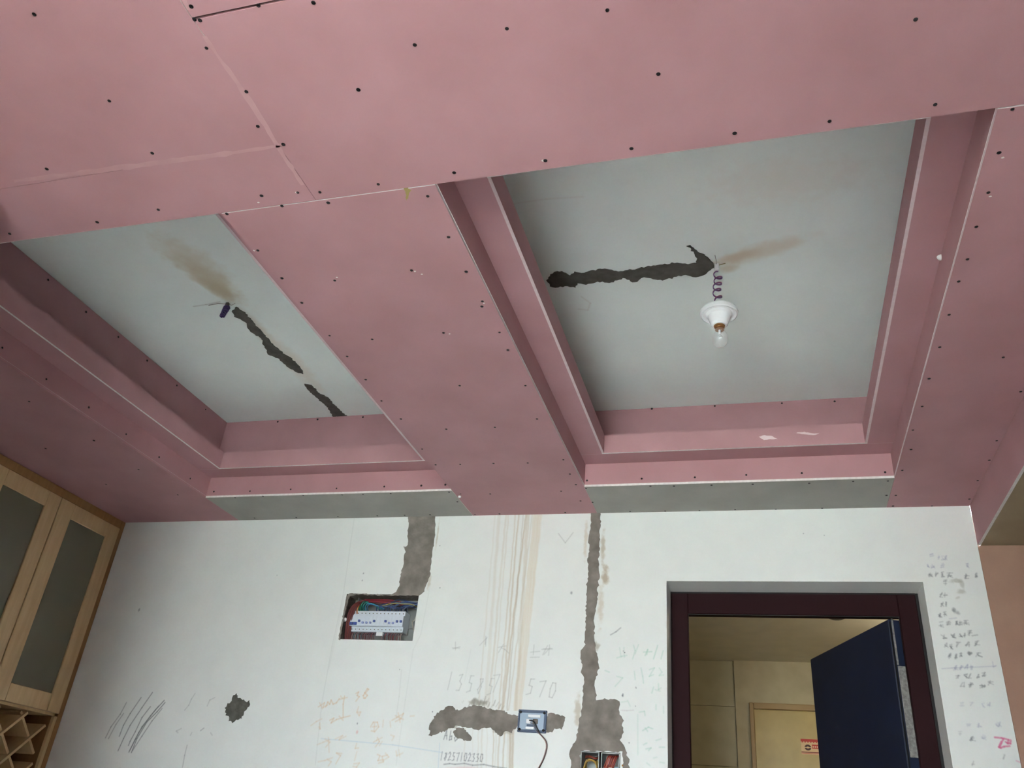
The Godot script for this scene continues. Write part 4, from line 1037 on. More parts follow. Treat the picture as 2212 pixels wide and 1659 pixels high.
	pen("0.7813 2.174 0.7786 2.1605", violet, 0.003, 0.26, 0.35)
	pen("0.7768 2.1734 0.7837 2.1732", violet, 0.003, 0.26, 0.35)
	pen("0.7769 2.1672 0.781 2.162 0.7849 2.1562", violet, 0.003, 0.26, 0.35)
	pen("0.7805 2.1732 0.778 2.1607", violet, 0.003, 0.26, 0.35)
	pen("0.7853 2.1751 0.7819 2.1584", violet, 0.003, 0.26, 0.35)
	pen("0.6432 2.135 0.636 2.1223", dark, 0.003, 0.315, 0.35)
	pen("0.6352 2.1275 0.6477 2.1305", dark, 0.003, 0.315, 0.35)
	pen("0.636 2.127 0.6468 2.1266", dark, 0.003, 0.315, 0.35)
	pen("0.6366 2.1206 0.6484 2.1231", dark, 0.003, 0.315, 0.35)
	pen("0.638 2.1328 0.643 2.1257 0.6488 2.1199", dark, 0.003, 0.315, 0.35)
	pen("0.6601 2.1307 0.6701 2.1332", dark, 0.003, 0.315, 0.35)
	pen("0.6701 2.1365 0.6606 2.1244", dark, 0.003, 0.315, 0.35)
	pen("0.6639 2.1386 0.6602 2.1225", dark, 0.003, 0.315, 0.35)
	pen("0.6859 2.1326 0.6859 2.1231 0.6909 2.1211", dark, 0.003, 0.315, 0.35)
	pen("0.685 2.1382 0.6817 2.1201", dark, 0.003, 0.315, 0.35)
	pen("0.6865 2.1334 0.6844 2.1235", dark, 0.003, 0.315, 0.35)
	pen("0.6818 2.1186 0.6905 2.1203", dark, 0.003, 0.315, 0.35)
	pen("0.6832 2.1375 0.6912 2.1403", dark, 0.003, 0.315, 0.35)
	pen("0.7126 2.1363 0.7027 2.117", dark, 0.003, 0.315, 0.35)
	pen("0.7041 2.1211 0.7183 2.1241", dark, 0.003, 0.315, 0.35)
	pen("0.703 2.1267 0.7162 2.1263", dark, 0.003, 0.315, 0.35)
	pen("0.704 2.1352 0.7226 2.1358", dark, 0.003, 0.315, 0.35)
	pen("0.7087 2.1289 0.7129 2.1211 0.7198 2.1172", dark, 0.003, 0.315, 0.35)
	pen("0.7636 2.1241 0.7789 2.1243", dark, 0.003, 0.315, 0.35)
	pen("0.7697 2.1298 0.7664 2.1147", dark, 0.003, 0.315, 0.35)
	pen("0.7634 2.113 0.7756 2.1138", dark, 0.003, 0.315, 0.35)
	pen("0.7697 2.1313 0.7654 2.1152", dark, 0.003, 0.315, 0.35)
	pen("0.7723 2.1267 0.7628 2.1163", dark, 0.003, 0.315, 0.35)
	pen("0.8063 2.1343 0.8009 2.1186", dark, 0.003, 0.315, 0.35)
	pen("0.8017 2.1204 0.8079 2.1232", dark, 0.003, 0.315, 0.35)
	pen("0.8032 2.1282 0.8057 2.1227 0.808 2.1205", dark, 0.003, 0.315, 0.35)
	pen("0.8087 2.1358 0.8049 2.1173", dark, 0.003, 0.315, 0.35)
	pen("0.8041 2.1337 0.8012 2.1177", dark, 0.003, 0.315, 0.35)
	pen("0.6938 2.1046 0.69 2.0878", dark, 0.003, 0.245, 0.35)
	pen("0.6861 2.1025 0.6946 2.1057", dark, 0.003, 0.245, 0.35)
	pen("0.6861 2.1007 0.6975 2.1037", dark, 0.003, 0.245, 0.35)
	pen("0.6872 2.1066 0.6978 2.1088", dark, 0.003, 0.245, 0.35)
	pen("0.6846 2.0933 0.6945 2.0933", dark, 0.003, 0.245, 0.35)
	pen("0.6642 2.0392 0.6723 2.0389", dark, 0.003, 0.245, 0.35)
	pen("0.6726 2.0556 0.6624 2.0405", dark, 0.003, 0.245, 0.35)
	pen("0.6641 2.0496 0.6739 2.0524", dark, 0.003, 0.245, 0.35)
	pen("0.6737 2.0577 0.664 2.0412", dark, 0.003, 0.245, 0.35)
	pen("0.6767 2.0464 0.6883 2.0479", dark, 0.003, 0.245, 0.35)
	pen("0.6829 2.0553 0.6797 2.0402", dark, 0.003, 0.245, 0.35)
	pen("0.6778 2.0468 0.69 2.0476", dark, 0.003, 0.245, 0.35)
	pen("0.6656 2.0144 0.6675 2.008 0.6714 2.0035", dark, 0.003, 0.28, 0.35)
	pen("0.6622 2.0128 0.6718 2.0147", dark, 0.003, 0.28, 0.35)
	pen("0.6659 2.0153 0.663 2.0029", dark, 0.003, 0.28, 0.35)
	pen("0.6711 2.0195 0.66 2.0027", dark, 0.003, 0.28, 0.35)
	pen("0.6812 2.0207 0.6791 2.0092", dark, 0.003, 0.28, 0.35)
	pen("0.6818 2.0193 0.679 2.0045", dark, 0.003, 0.28, 0.35)
	pen("0.6824 2.0196 0.6789 2.0038", dark, 0.003, 0.28, 0.35)
	pen("0.655 1.9752 0.6468 1.9641", dark, 0.003, 0.28, 0.35)
	pen("0.6534 1.9755 0.6502 1.9607", dark, 0.003, 0.28, 0.35)
	pen("0.6471 1.9714 0.6501 1.9677 0.6572 1.9631", dark, 0.003, 0.28, 0.35)
	pen("0.6503 1.9718 0.6504 1.9641 0.6569 1.9612", dark, 0.003, 0.28, 0.35)
	pen("0.6552 1.9752 0.6527 1.9622", dark, 0.003, 0.28, 0.35)
	pen("0.6708 1.98 0.6677 1.9658", dark, 0.003, 0.28, 0.35)
	pen("0.667 1.9814 0.675 1.9831", dark, 0.003, 0.28, 0.35)
	pen("0.6658 1.9718 0.674 1.974", dark, 0.003, 0.28, 0.35)
	pen("0.6678 1.9784 0.6724 1.9715 0.675 1.9684", dark, 0.003, 0.28, 0.35)
	pen("0.6436 1.9285 0.6567 1.9315", dark, 0.003, 0.28, 0.35)
	pen("0.6488 1.9335 0.6494 1.9263 0.6576 1.9239", dark, 0.003, 0.28, 0.35)
	pen("0.6469 1.9423 0.6582 1.9446", dark, 0.003, 0.28, 0.35)
	pen("0.6791 1.9452 0.6723 1.9326", dark, 0.003, 0.28, 0.35)
	pen("0.6734 1.9439 0.683 1.9464", dark, 0.003, 0.28, 0.35)
	pen("0.6708 1.9403 0.685 1.9414", dark, 0.003, 0.28, 0.35)
	pen("0.6719 1.9353 0.6819 1.9372", dark, 0.003, 0.28, 0.35)
	pen("0.6711 1.9323 0.6826 1.9344", dark, 0.003, 0.28, 0.35)
	pen("0.7101 1.9471 0.702 1.9328", dark, 0.003, 0.28, 0.35)
	pen("0.7041 1.9454 0.7072 1.935 0.7113 1.9326", dark, 0.003, 0.28, 0.35)
	pen("0.7076 1.9467 0.702 1.9354", dark, 0.003, 0.28, 0.35)
	pen("0.7058 1.9455 0.7036 1.9344", dark, 0.003, 0.28, 0.35)
	pen("0.7063 1.9462 0.7084 1.9378 0.7115 1.9338", dark, 0.003, 0.28, 0.35)
	pen("0.7171 1.9411 0.7234 1.9424", dark, 0.003, 0.28, 0.35)
	pen("0.7166 1.9367 0.7247 1.9375", dark, 0.003, 0.28, 0.35)
	pen("0.7183 1.9474 0.7149 1.9316", dark, 0.003, 0.28, 0.35)
	pen("0.7155 1.9419 0.7244 1.9447", dark, 0.003, 0.28, 0.35)
	pen("0.7161 1.9337 0.7239 1.934", dark, 0.003, 0.28, 0.35)
	pen("0.7377 1.9483 0.7362 1.9391 0.7479 1.9344", dark, 0.003, 0.28, 0.35)
	pen("0.7347 1.9484 0.731 1.9345", dark, 0.003, 0.28, 0.35)
	pen("0.7405 1.9483 0.7382 1.9358", dark, 0.003, 0.28, 0.35)
	pen("0.7328 1.9501 0.7464 1.9512", dark, 0.003, 0.28, 0.35)
	pen("0.7286 1.9404 0.7467 1.9407", dark, 0.003, 0.28, 0.35)
	pen("0.6503 1.8816 0.6616 1.8824", dark, 0.003, 0.315, 0.35)
	pen("0.6501 1.8818 0.6621 1.8824", dark, 0.003, 0.315, 0.35)
	pen("0.6552 1.894 0.6519 1.8797", dark, 0.003, 0.315, 0.35)
	pen("0.6917 1.9003 0.688 1.8845", dark, 0.003, 0.315, 0.35)
	pen("0.688 1.8961 0.6862 1.8868", dark, 0.003, 0.315, 0.35)
	pen("0.6828 1.8935 0.6856 1.8874 0.6932 1.8849", dark, 0.003, 0.315, 0.35)
	pen("0.6797 1.8969 0.6837 1.8863 0.693 1.8835", dark, 0.003, 0.315, 0.35)
	pen("0.6798 1.8928 0.6909 1.8944", dark, 0.003, 0.315, 0.35)
	pen("0.7092 1.8972 0.7131 1.8922 0.7169 1.8883", dark, 0.003, 0.315, 0.35)
	pen("0.7107 1.8996 0.7125 1.8903 0.7169 1.8882", dark, 0.003, 0.315, 0.35)
	pen("0.7069 1.8893 0.7142 1.889", dark, 0.003, 0.315, 0.35)
	pen("0.7285 1.9029 0.7255 1.8902", dark, 0.003, 0.315, 0.35)
	pen("0.7203 1.8926 0.7289 1.8948", dark, 0.003, 0.315, 0.35)
	pen("0.7267 1.9006 0.7241 1.888", dark, 0.003, 0.315, 0.35)
	pen("0.7392 1.9036 0.7519 1.9039", dark, 0.003, 0.315, 0.35)
	pen("0.74 1.9101 0.7515 1.9129", dark, 0.003, 0.315, 0.35)
	pen("0.7455 1.9109 0.7415 1.8935", dark, 0.003, 0.315, 0.35)
	pen("0.7499 1.9108 0.7379 1.8957", dark, 0.003, 0.315, 0.35)
	pen("0.6569 1.8615 0.6501 1.8487", dark, 0.003, 0.28, 0.35)
	pen("0.6602 1.8642 0.6578 1.8519", dark, 0.003, 0.28, 0.35)
	pen("0.652 1.8578 0.654 1.8532 0.6615 1.8484", dark, 0.003, 0.28, 0.35)
	pen("0.6681 1.8522 0.6772 1.8524", dark, 0.003, 0.28, 0.35)
	pen("0.6684 1.8525 0.673 1.847 0.6761 1.8421", dark, 0.003, 0.28, 0.35)
	pen("0.6689 1.8577 0.6765 1.8599", dark, 0.003, 0.28, 0.35)
	pen("0.6738 1.8549 0.671 1.8423", dark, 0.003, 0.28, 0.35)
	pen("0.6712 1.8522 0.6716 1.8468 0.6761 1.8421", dark, 0.003, 0.28, 0.35)
	pen("0.7023 1.8667 0.6914 1.8532", dark, 0.003, 0.28, 0.35)
	pen("0.6961 1.8681 0.6913 1.8493", dark, 0.003, 0.28, 0.35)
	pen("0.6932 1.8672 0.7072 1.8676", dark, 0.003, 0.28, 0.35)
	pen("0.7369 1.8688 0.7223 1.856", dark, 0.003, 0.28, 0.35)
	pen("0.7367 1.8666 0.7338 1.852", dark, 0.003, 0.28, 0.35)
	pen("0.723 1.8581 0.7368 1.8587", dark, 0.003, 0.28, 0.35)
	pen("0.7343 1.8703 0.7246 1.8545", dark, 0.003, 0.28, 0.35)
	pen("0.7601 1.8707 0.7562 1.8575", dark, 0.003, 0.28, 0.35)
	pen("0.7671 1.8737 0.7528 1.8555", dark, 0.003, 0.28, 0.35)
	pen("0.7564 1.8665 0.7609 1.8606 0.771 1.8595", dark, 0.003, 0.28, 0.35)
	pen("0.7646 1.8696 0.7569 1.8571", dark, 0.003, 0.28, 0.35)
	pen("0.7585 1.8722 0.7706 1.8745", dark, 0.003, 0.28, 0.35)
	pen("0.6679 1.8264 0.6565 1.8123", dark, 0.003, 0.28, 0.35)
	pen("0.667 1.824 0.6639 1.8113", dark, 0.003, 0.28, 0.35)
	pen("0.662 1.8232 0.6601 1.8133", dark, 0.003, 0.28, 0.35)
	pen("0.6586 1.8159 0.667 1.8189", dark, 0.003, 0.28, 0.35)
	pen("0.6634 1.8224 0.6588 1.8076", dark, 0.003, 0.28, 0.35)
	pen("0.6877 1.824 0.6785 1.8063", dark, 0.003, 0.28, 0.35)
	pen("0.6827 1.8203 0.6804 1.8109", dark, 0.003, 0.28, 0.35)
	pen("0.6866 1.8211 0.6847 1.8097", dark, 0.003, 0.28, 0.35)
	pen("0.6788 1.8099 0.6867 1.8111", dark, 0.003, 0.28, 0.35)
	pen("0.6845 1.8241 0.6814 1.8064", dark, 0.003, 0.28, 0.35)
	pen("0.7038 1.8302 0.7011 1.8174", dark, 0.003, 0.28, 0.35)
	pen("0.7002 1.8272 0.7011 1.8193 0.7039 1.8166", dark, 0.003, 0.28, 0.35)
	pen("0.6961 1.8178 0.7029 1.8181", dark, 0.003, 0.28, 0.35)
	pen("0.6973 1.8249 0.705 1.8261", dark, 0.003, 0.28, 0.35)
	pen("0.6958 1.8142 0.7033 1.8168", dark, 0.003, 0.28, 0.35)
	pen("0.756 1.8291 0.7691 1.8305", dark, 0.003, 0.28, 0.35)
	pen("0.758 1.8244 0.7638 1.819 0.7712 1.816", dark, 0.003, 0.28, 0.35)
	pen("0.7623 1.8305 0.751 1.8163", dark, 0.003, 0.28, 0.35)
	pen("0.7586 1.8255 0.7598 1.8198 0.7712 1.8162", dark, 0.003, 0.28, 0.35)
	pen("0.6706 1.7733 0.6803 1.7741", violet, 0.003, 0.293, 0.35)
	pen("0.679 1.7819 0.676 1.769", violet, 0.003, 0.293, 0.35)
	pen("0.671 1.7737 0.674 1.7692 0.6822 1.7667", violet, 0.003, 0.293, 0.35)
	pen("0.6804 1.7815 0.6676 1.765", violet, 0.003, 0.293, 0.35)
	pen("0.6759 1.7802 0.673 1.766", violet, 0.003, 0.293, 0.35)
	pen("0.6962 1.7818 0.6887 1.77", violet, 0.003, 0.293, 0.35)
	pen("0.7008 1.7812 0.6888 1.7679", violet, 0.003, 0.293, 0.35)
	pen("0.6964 1.7823 0.6912 1.7674", violet, 0.003, 0.293, 0.35)
	pen("0.6904 1.7747 0.7014 1.7776", violet, 0.003, 0.293, 0.35)
	pen("0.7083 1.7746 0.7158 1.7758", violet, 0.003, 0.293, 0.35)
	pen("0.7183 1.7834 0.7169 1.775", violet, 0.003, 0.293, 0.35)
	pen("0.7168 1.7842 0.7138 1.7706", violet, 0.003, 0.293, 0.35)
	pen("0.7181 1.7851 0.706 1.7714", violet, 0.003, 0.293, 0.35)
	pen("0.7188 1.7876 0.7053 1.7735", violet, 0.003, 0.293, 0.35)
	pen("0.7246 1.7786 0.7343 1.781", violet, 0.003, 0.293, 0.35)
	pen("0.729 1.7844 0.7256 1.7688", violet, 0.003, 0.293, 0.35)
	pen("0.7324 1.7797 0.7301 1.7696", violet, 0.003, 0.293, 0.35)
	pen("0.7312 1.7798 0.7285 1.7696", violet, 0.003, 0.293, 0.35)
	pen("0.672 1.7444 0.6844 1.7458", dark, 0.003, 0.28, 0.35)
	pen("0.6801 1.7463 0.6776 1.7366", dark, 0.003, 0.28, 0.35)
	pen("0.6813 1.746 0.6715 1.7351", dark, 0.003, 0.28, 0.35)
	pen("0.7003 1.7483 0.7108 1.7508", dark, 0.003, 0.28, 0.35)
	pen("0.7006 1.7501 0.7122 1.7533", dark, 0.003, 0.28, 0.35)
	pen("0.7019 1.7482 0.7062 1.7417 0.7113 1.7379", dark, 0.003, 0.28, 0.35)
	pen("0.7092 1.7496 0.706 1.7376", dark, 0.003, 0.28, 0.35)
	pen("0.7007 1.7455 0.7044 1.7431 0.7114 1.7382", dark, 0.003, 0.28, 0.35)
	pen("0.7137 1.7372 0.7215 1.7381", dark, 0.003, 0.28, 0.35)
	pen("0.7205 1.7516 0.7143 1.74", dark, 0.003, 0.28, 0.35)
	pen("0.7233 1.7545 0.7159 1.7414", dark, 0.003, 0.28, 0.35)
	pen("0.7484 1.752 0.7409 1.7389", dark, 0.003, 0.28, 0.35)
	pen("0.7422 1.7399 0.7501 1.7426", dark, 0.003, 0.28, 0.35)
	pen("0.7491 1.7518 0.7467 1.7422", dark, 0.003, 0.28, 0.35)
	pen("0.7428 1.7426 0.7485 1.7436", dark, 0.003, 0.28, 0.35)
	pen("0.7619 1.7572 0.7718 1.7595", dark, 0.003, 0.28, 0.35)
	pen("0.7614 1.7481 0.7723 1.7507", dark, 0.003, 0.28, 0.35)
	pen("0.7716 1.7601 0.7605 1.7458", dark, 0.003, 0.28, 0.35)
	pen("0.7694 1.7563 0.7674 1.7466", dark, 0.003, 0.28, 0.35)
	pen("0.761 1.7466 0.769 1.7469", dark, 0.003, 0.28, 0.35)
	pen("0.696 1.7221 0.6929 1.7058", dark, 0.003, 0.28, 0.35)
	pen("0.681 1.707 0.695 1.7086", dark, 0.003, 0.28, 0.35)
	pen("0.6906 1.7213 0.6818 1.7087", dark, 0.003, 0.28, 0.35)
	pen("0.7169 1.7225 0.7119 1.7063", dark, 0.003, 0.28, 0.35)
	pen("0.7226 1.7209 0.7102 1.7064", dark, 0.003, 0.28, 0.35)
	pen("0.7108 1.7126 0.7243 1.7152", dark, 0.003, 0.28, 0.35)
	pen("0.7095 1.7149 0.7247 1.7177", dark, 0.003, 0.28, 0.35)
	pen("0.7188 1.7198 0.7152 1.7069", dark, 0.003, 0.28, 0.35)
	pen("0.7538 1.7167 0.7517 1.7072", dark, 0.003, 0.28, 0.35)
	pen("0.7464 1.7122 0.7546 1.7125", dark, 0.003, 0.28, 0.35)
	pen("0.7467 1.7122 0.7541 1.714", dark, 0.003, 0.28, 0.35)
	pen("0.7454 1.7042 0.753 1.7063", dark, 0.003, 0.28, 0.35)
	pen("0.7552 1.7114 0.7632 1.7122", dark, 0.003, 0.28, 0.35)
	pen("0.7549 1.7101 0.7635 1.7106", dark, 0.003, 0.28, 0.35)
	pen("0.7545 1.7065 0.7619 1.7089", dark, 0.003, 0.28, 0.35)
	pen("0.7621 1.7156 0.7598 1.7073", dark, 0.003, 0.28, 0.35)
	pen("0.7554 1.7119 0.7643 1.713", dark, 0.003, 0.28, 0.35)
	pen("0.7764 1.7255 0.792 1.7272", dark, 0.003, 0.28, 0.35)
	pen("0.7781 1.7282 0.782 1.7223 0.7916 1.718", dark, 0.003, 0.28, 0.35)
	pen("0.7841 1.7311 0.7746 1.7157", dark, 0.003, 0.28, 0.35)
	pen("0.6711 1.6491 0.6823 1.6508", violet, 0.003, 0.163, 0.35)
	pen("0.6737 1.6485 0.6718 1.6382", violet, 0.003, 0.163, 0.35)
	pen("0.6795 1.6513 0.6773 1.6384", violet, 0.003, 0.163, 0.35)
	pen("0.6667 1.6388 0.683 1.6396", violet, 0.003, 0.163, 0.35)
	pen("0.7032 1.6519 0.7152 1.6524", violet, 0.003, 0.163, 0.35)
	pen("0.7121 1.6502 0.7033 1.6415", violet, 0.003, 0.163, 0.35)
	pen("0.7112 1.6539 0.7034 1.6409", violet, 0.003, 0.163, 0.35)
	pen("0.7434 1.6473 0.7462 1.6406 0.7491 1.6374", violet, 0.003, 0.163, 0.35)
	pen("0.7429 1.6467 0.7446 1.6386 0.7491 1.6372", violet, 0.003, 0.163, 0.35)
	pen("0.7423 1.6503 0.7509 1.6523", violet, 0.003, 0.163, 0.35)
	pen("0.7698 1.6533 0.7589 1.6425", violet, 0.003, 0.163, 0.35)
	pen("0.7682 1.6537 0.7652 1.6401", violet, 0.003, 0.163, 0.35)
	pen("0.7589 1.6452 0.7678 1.6464", violet, 0.003, 0.163, 0.35)
	pen("0.7694 1.6543 0.7664 1.6451", violet, 0.003, 0.163, 0.35)
	pen("0.76 1.6512 0.7644 1.6439 0.7709 1.6416", violet, 0.003, 0.163, 0.35)
	pen("0.6807 1.5735 0.6902 1.5742", violet, 0.003, 0.182, 0.35)
	pen("0.6817 1.5737 0.6904 1.5745", violet, 0.003, 0.182, 0.35)
	pen("0.6806 1.5692 0.6896 1.5717", violet, 0.003, 0.182, 0.35)
	pen("0.6802 1.5775 0.6933 1.5781", violet, 0.003, 0.182, 0.35)
	pen("0.7128 1.569 0.7264 1.5696", violet, 0.003, 0.182, 0.35)
	pen("0.7209 1.5803 0.716 1.5715", violet, 0.003, 0.182, 0.35)
	pen("0.7197 1.5817 0.7164 1.5673", violet, 0.003, 0.182, 0.35)
	pen("0.7202 1.5793 0.7174 1.568", violet, 0.003, 0.182, 0.35)
	pen("0.7155 1.5763 0.7231 1.5718 0.7279 1.5702", violet, 0.003, 0.182, 0.35)
	pen("0.7742 1.5814 0.7787 1.5761 0.782 1.5738", violet, 0.003, 0.182, 0.35)
	pen("0.7765 1.5827 0.7762 1.5771 0.7819 1.5732", violet, 0.003, 0.182, 0.35)
	pen("0.7812 1.5876 0.7784 1.5746", violet, 0.003, 0.182, 0.35)
	pen("0.7854 1.585 0.7868 1.5784 0.7913 1.5734", violet, 0.003, 0.182, 0.35)
	pen("0.7837 1.5751 0.7891 1.5763", violet, 0.003, 0.182, 0.35)
	pen("0.786 1.5852 0.7834 1.5748", violet, 0.003, 0.182, 0.35)
	pen("0.7914 1.5887 0.7841 1.5764", violet, 0.003, 0.182, 0.35)
	pen("0.79 1.5886 0.7828 1.5726", violet, 0.003, 0.182, 0.35)
	pen("0.6957 1.5317 0.6832 1.5208", dark, 0.003, 0.28, 0.35)
	pen("0.6892 1.5342 0.685 1.5209", dark, 0.003, 0.28, 0.35)
	pen("0.6941 1.536 0.6806 1.5222", dark, 0.003, 0.28, 0.35)
	pen("0.6856 1.5308 0.6896 1.5231 0.6987 1.5214", dark, 0.003, 0.28, 0.35)
	pen("0.6913 1.5341 0.6827 1.523", dark, 0.003, 0.28, 0.35)
	pen("0.7329 1.5413 0.7306 1.5305", violet, 0.003, 0.195, 0.35)
	pen("0.7217 1.5373 0.7259 1.53 0.7344 1.5269", violet, 0.003, 0.195, 0.35)
	pen("0.7274 1.5427 0.7245 1.5307", violet, 0.003, 0.195, 0.35)
	pen("0.7207 1.5337 0.7356 1.5354", violet, 0.003, 0.195, 0.35)
	pen("0.7214 1.5305 0.7317 1.5324", violet, 0.003, 0.195, 0.35)
	pen("0.6483 1.5424 0.6572 1.5433", dark, 0.003, 0.14, 0.35)
	pen("0.6489 1.5504 0.6595 1.551", dark, 0.003, 0.14, 0.35)
	pen("0.6539 1.548 0.6521 1.5384", dark, 0.003, 0.14, 0.35)
	pen("0.7851 1.48 0.7781 1.4679", dark, 0.003, 0.14, 0.35)
	pen("0.7857 1.4793 0.7774 1.4662", dark, 0.003, 0.14, 0.35)
	pen("0.7828 1.4814 0.7795 1.4674", dark, 0.003, 0.14, 0.35)
	pen("0.6755 1.4443 0.6806 1.4444", dark, 0.003, 0.14, 0.35)
	pen("0.682 1.454 0.6742 1.4382", dark, 0.003, 0.14, 0.35)
	pen("0.6813 1.452 0.6762 1.4422", dark, 0.003, 0.14, 0.35)
	pen("0.6739 1.4413 0.6829 1.4434", dark, 0.003, 0.14, 0.35)
	pen("0.6287 1.7689 0.6636 1.7726 0.7325 1.7772 0.8105 1.7834", violet, 0.003, 0.325, 0.4)
	pen("0.8036 1.7988 0.8028 1.7806 0.8133 1.7861", violet, 0.003, 0.293, 0.4)
	pen("0.6452 1.8938 0.6591 1.8828", dark, 0.003, 0.315, 0.4)
	pen("0.7512 1.8931 0.7697 1.8963", dark, 0.004, 0.35, 0.4)
	pen("0.6836 1.9559 0.7077 1.9591", violet, 0.004, 0.325, 0.4)
	blot(Vector2(0.7027, 1.9851), 0.012, 0.0144, 0, dark, 0.55, 0.5)
	blot(Vector2(0.7135, 1.9793), 0.012, 0.0144, 0, dark, 0.35, 0.5)
	blot(Vector2(0.7285, 1.8259), 0.009, 0.010799999999999999, 0, dark, 0.6, 0.5)
	blot(Vector2(0.7364, 1.8274), 0.006, 0.0072, 0, dark, 0.5, 0.5)
	blot(Vector2(0.728, 2.1017), 0.03, 0.012, 0.1, Color(0.66,0.66,0.62), 0.55, 0.6)
	blot(Vector2(0.7478, 2.0928), 0.012, 0.03, 0.2, Color(0.66,0.66,0.62), 0.5, 0.6)
	blot(Vector2(0.7399, 2.0601), 0.02, 0.014, -0.3, Color(0.66,0.66,0.62), 0.5, 0.6)
	blot(Vector2(0.7227, 2.0362), 0.012, 0.006, 0.4, Color(0.66,0.66,0.62), 0.35, 0.6)
	pen("0.7637 1.5363 0.7865 1.535 0.7907 1.5329 0.7718 1.5045 0.776 1.5024 0.7883 1.5073 0.8059 1.5099", pink, 0.0048, 0.807, 0.3)
	pen("0.7932 1.5342 0.8062 1.5301 0.8017 1.5179 0.7956 1.5224", pink, 0.0048, 0.807, 0.3)
	pen("0.8129 1.5292 0.8097 1.5184 0.7998 1.5202", pink, 0.0048, 0.807, 0.3)
	pen("0.7718 1.5045 0.7818 1.5217", pink, 0.006, 0.76, 0.3)
	pen("0.8184 1.4625 0.8289 1.4584", pink, 0.004, 0.38, 0.3)

# ------------------------------------------------------------------ entrance door
func entrance() -> void:
	var d := base("door_1", Vector3(0.11, 0, -0.15))
	tag(d, "open dark blue steel entrance door in a maroon brown frame", "door", "structure")
	var ox := -0.11
	var lx := -0.386 + ox
	var rx := 0.600 + ox
	var top := 2.093
	# each frame member has a broad face and a rebate behind it
	for s in 2:
		var a := lx if s == 0 else rx
		var k := 1.0 if s == 0 else -1.0
		var st := st_new()
		cbox(st, Vector3(minf(a, a + k * 0.071), 0, -0.035), Vector3(maxf(a, a + k * 0.071), top, 0.0), 0.003)
		cbox(st, Vector3(minf(a, a + k * 0.060), 0, -0.10), Vector3(maxf(a, a + k * 0.060), top, -0.033), 0.003)
		obj("jamb", st.commit(), d, M.frame)
	var st := st_new()
	cbox(st, Vector3(lx + 0.0705, top - 0.090, -0.035), Vector3(rx - 0.0705, top, 0.0), 0.003)
	cbox(st, Vector3(lx + 0.060, top - 0.078, -0.10), Vector3(rx - 0.060, top, -0.033), 0.003)
	obj("frame_head", st.commit(), d, M.frame)
	obj("head_seal", one(Vector3(lx + 0.062, top - 0.093, -0.012), Vector3(rx - 0.062, top - 0.089, -0.004)), d, M.black)
	# dark open joint round the frame
	for q in [[Vector3(lx - 0.0035, 0, -0.03), Vector3(lx + 0.001, 2.1, -0.004)], [Vector3(rx - 0.001, 0, -0.03), Vector3(rx + 0.0105, 2.098, -0.003)], [Vector3(lx, 2.090, -0.03), Vector3(rx, 2.0985, -0.002)]]:
		obj("frame_joint", one(q[0], q[1]), d, M.black)
	# leaf, hinged on the right and swung out into the corridor
	var leaf := obj("door_leaf", one(Vector3(0, 0.015, 0), Vector3(0.8322, 2.01, 0.060), 0.004), d, M.navy, Vector3(0.4935 + ox, 0, -0.2197 + 0.15))
	leaf.rotation.y = atan2(0.7823, -0.2839)
	leaf.set_meta("label", "dark blue door leaf swung outwards")
	# in the leaf's own axes x runs from the hinge to the lock edge and z through its thickness
	obj("edge_film", one(Vector3(-0.0022, 1.4826, 0.014), Vector3(0.001, 1.8231, 0.051), 0.001), leaf, M.film).set_meta("label", "torn silvery protective film on the hinge edge")
	obj("edge_trim", one(Vector3(-0.0014, 1.8231 + 0.004, 0.012), Vector3(0.001, 1.8231 + 0.19, 0.020), 0.0006), leaf, M.film)
	obj("edge_slot", one(Vector3(-0.0012, 0.05, 0.003), Vector3(0.001, 2.0, 0.009)), leaf, M.black)
	for y in [0.30, 1.05, 1.80]:
		var hs := st_new()
		lathe(hs, [Vector2(0.0, 0.0), Vector2(0.009, 0.0), Vector2(0.009, 0.1), Vector2(0.0, 0.1)], Vector3(-0.004, y, 0.060), 12)
		obj("hinge", hs.commit(), leaf, M.frame)

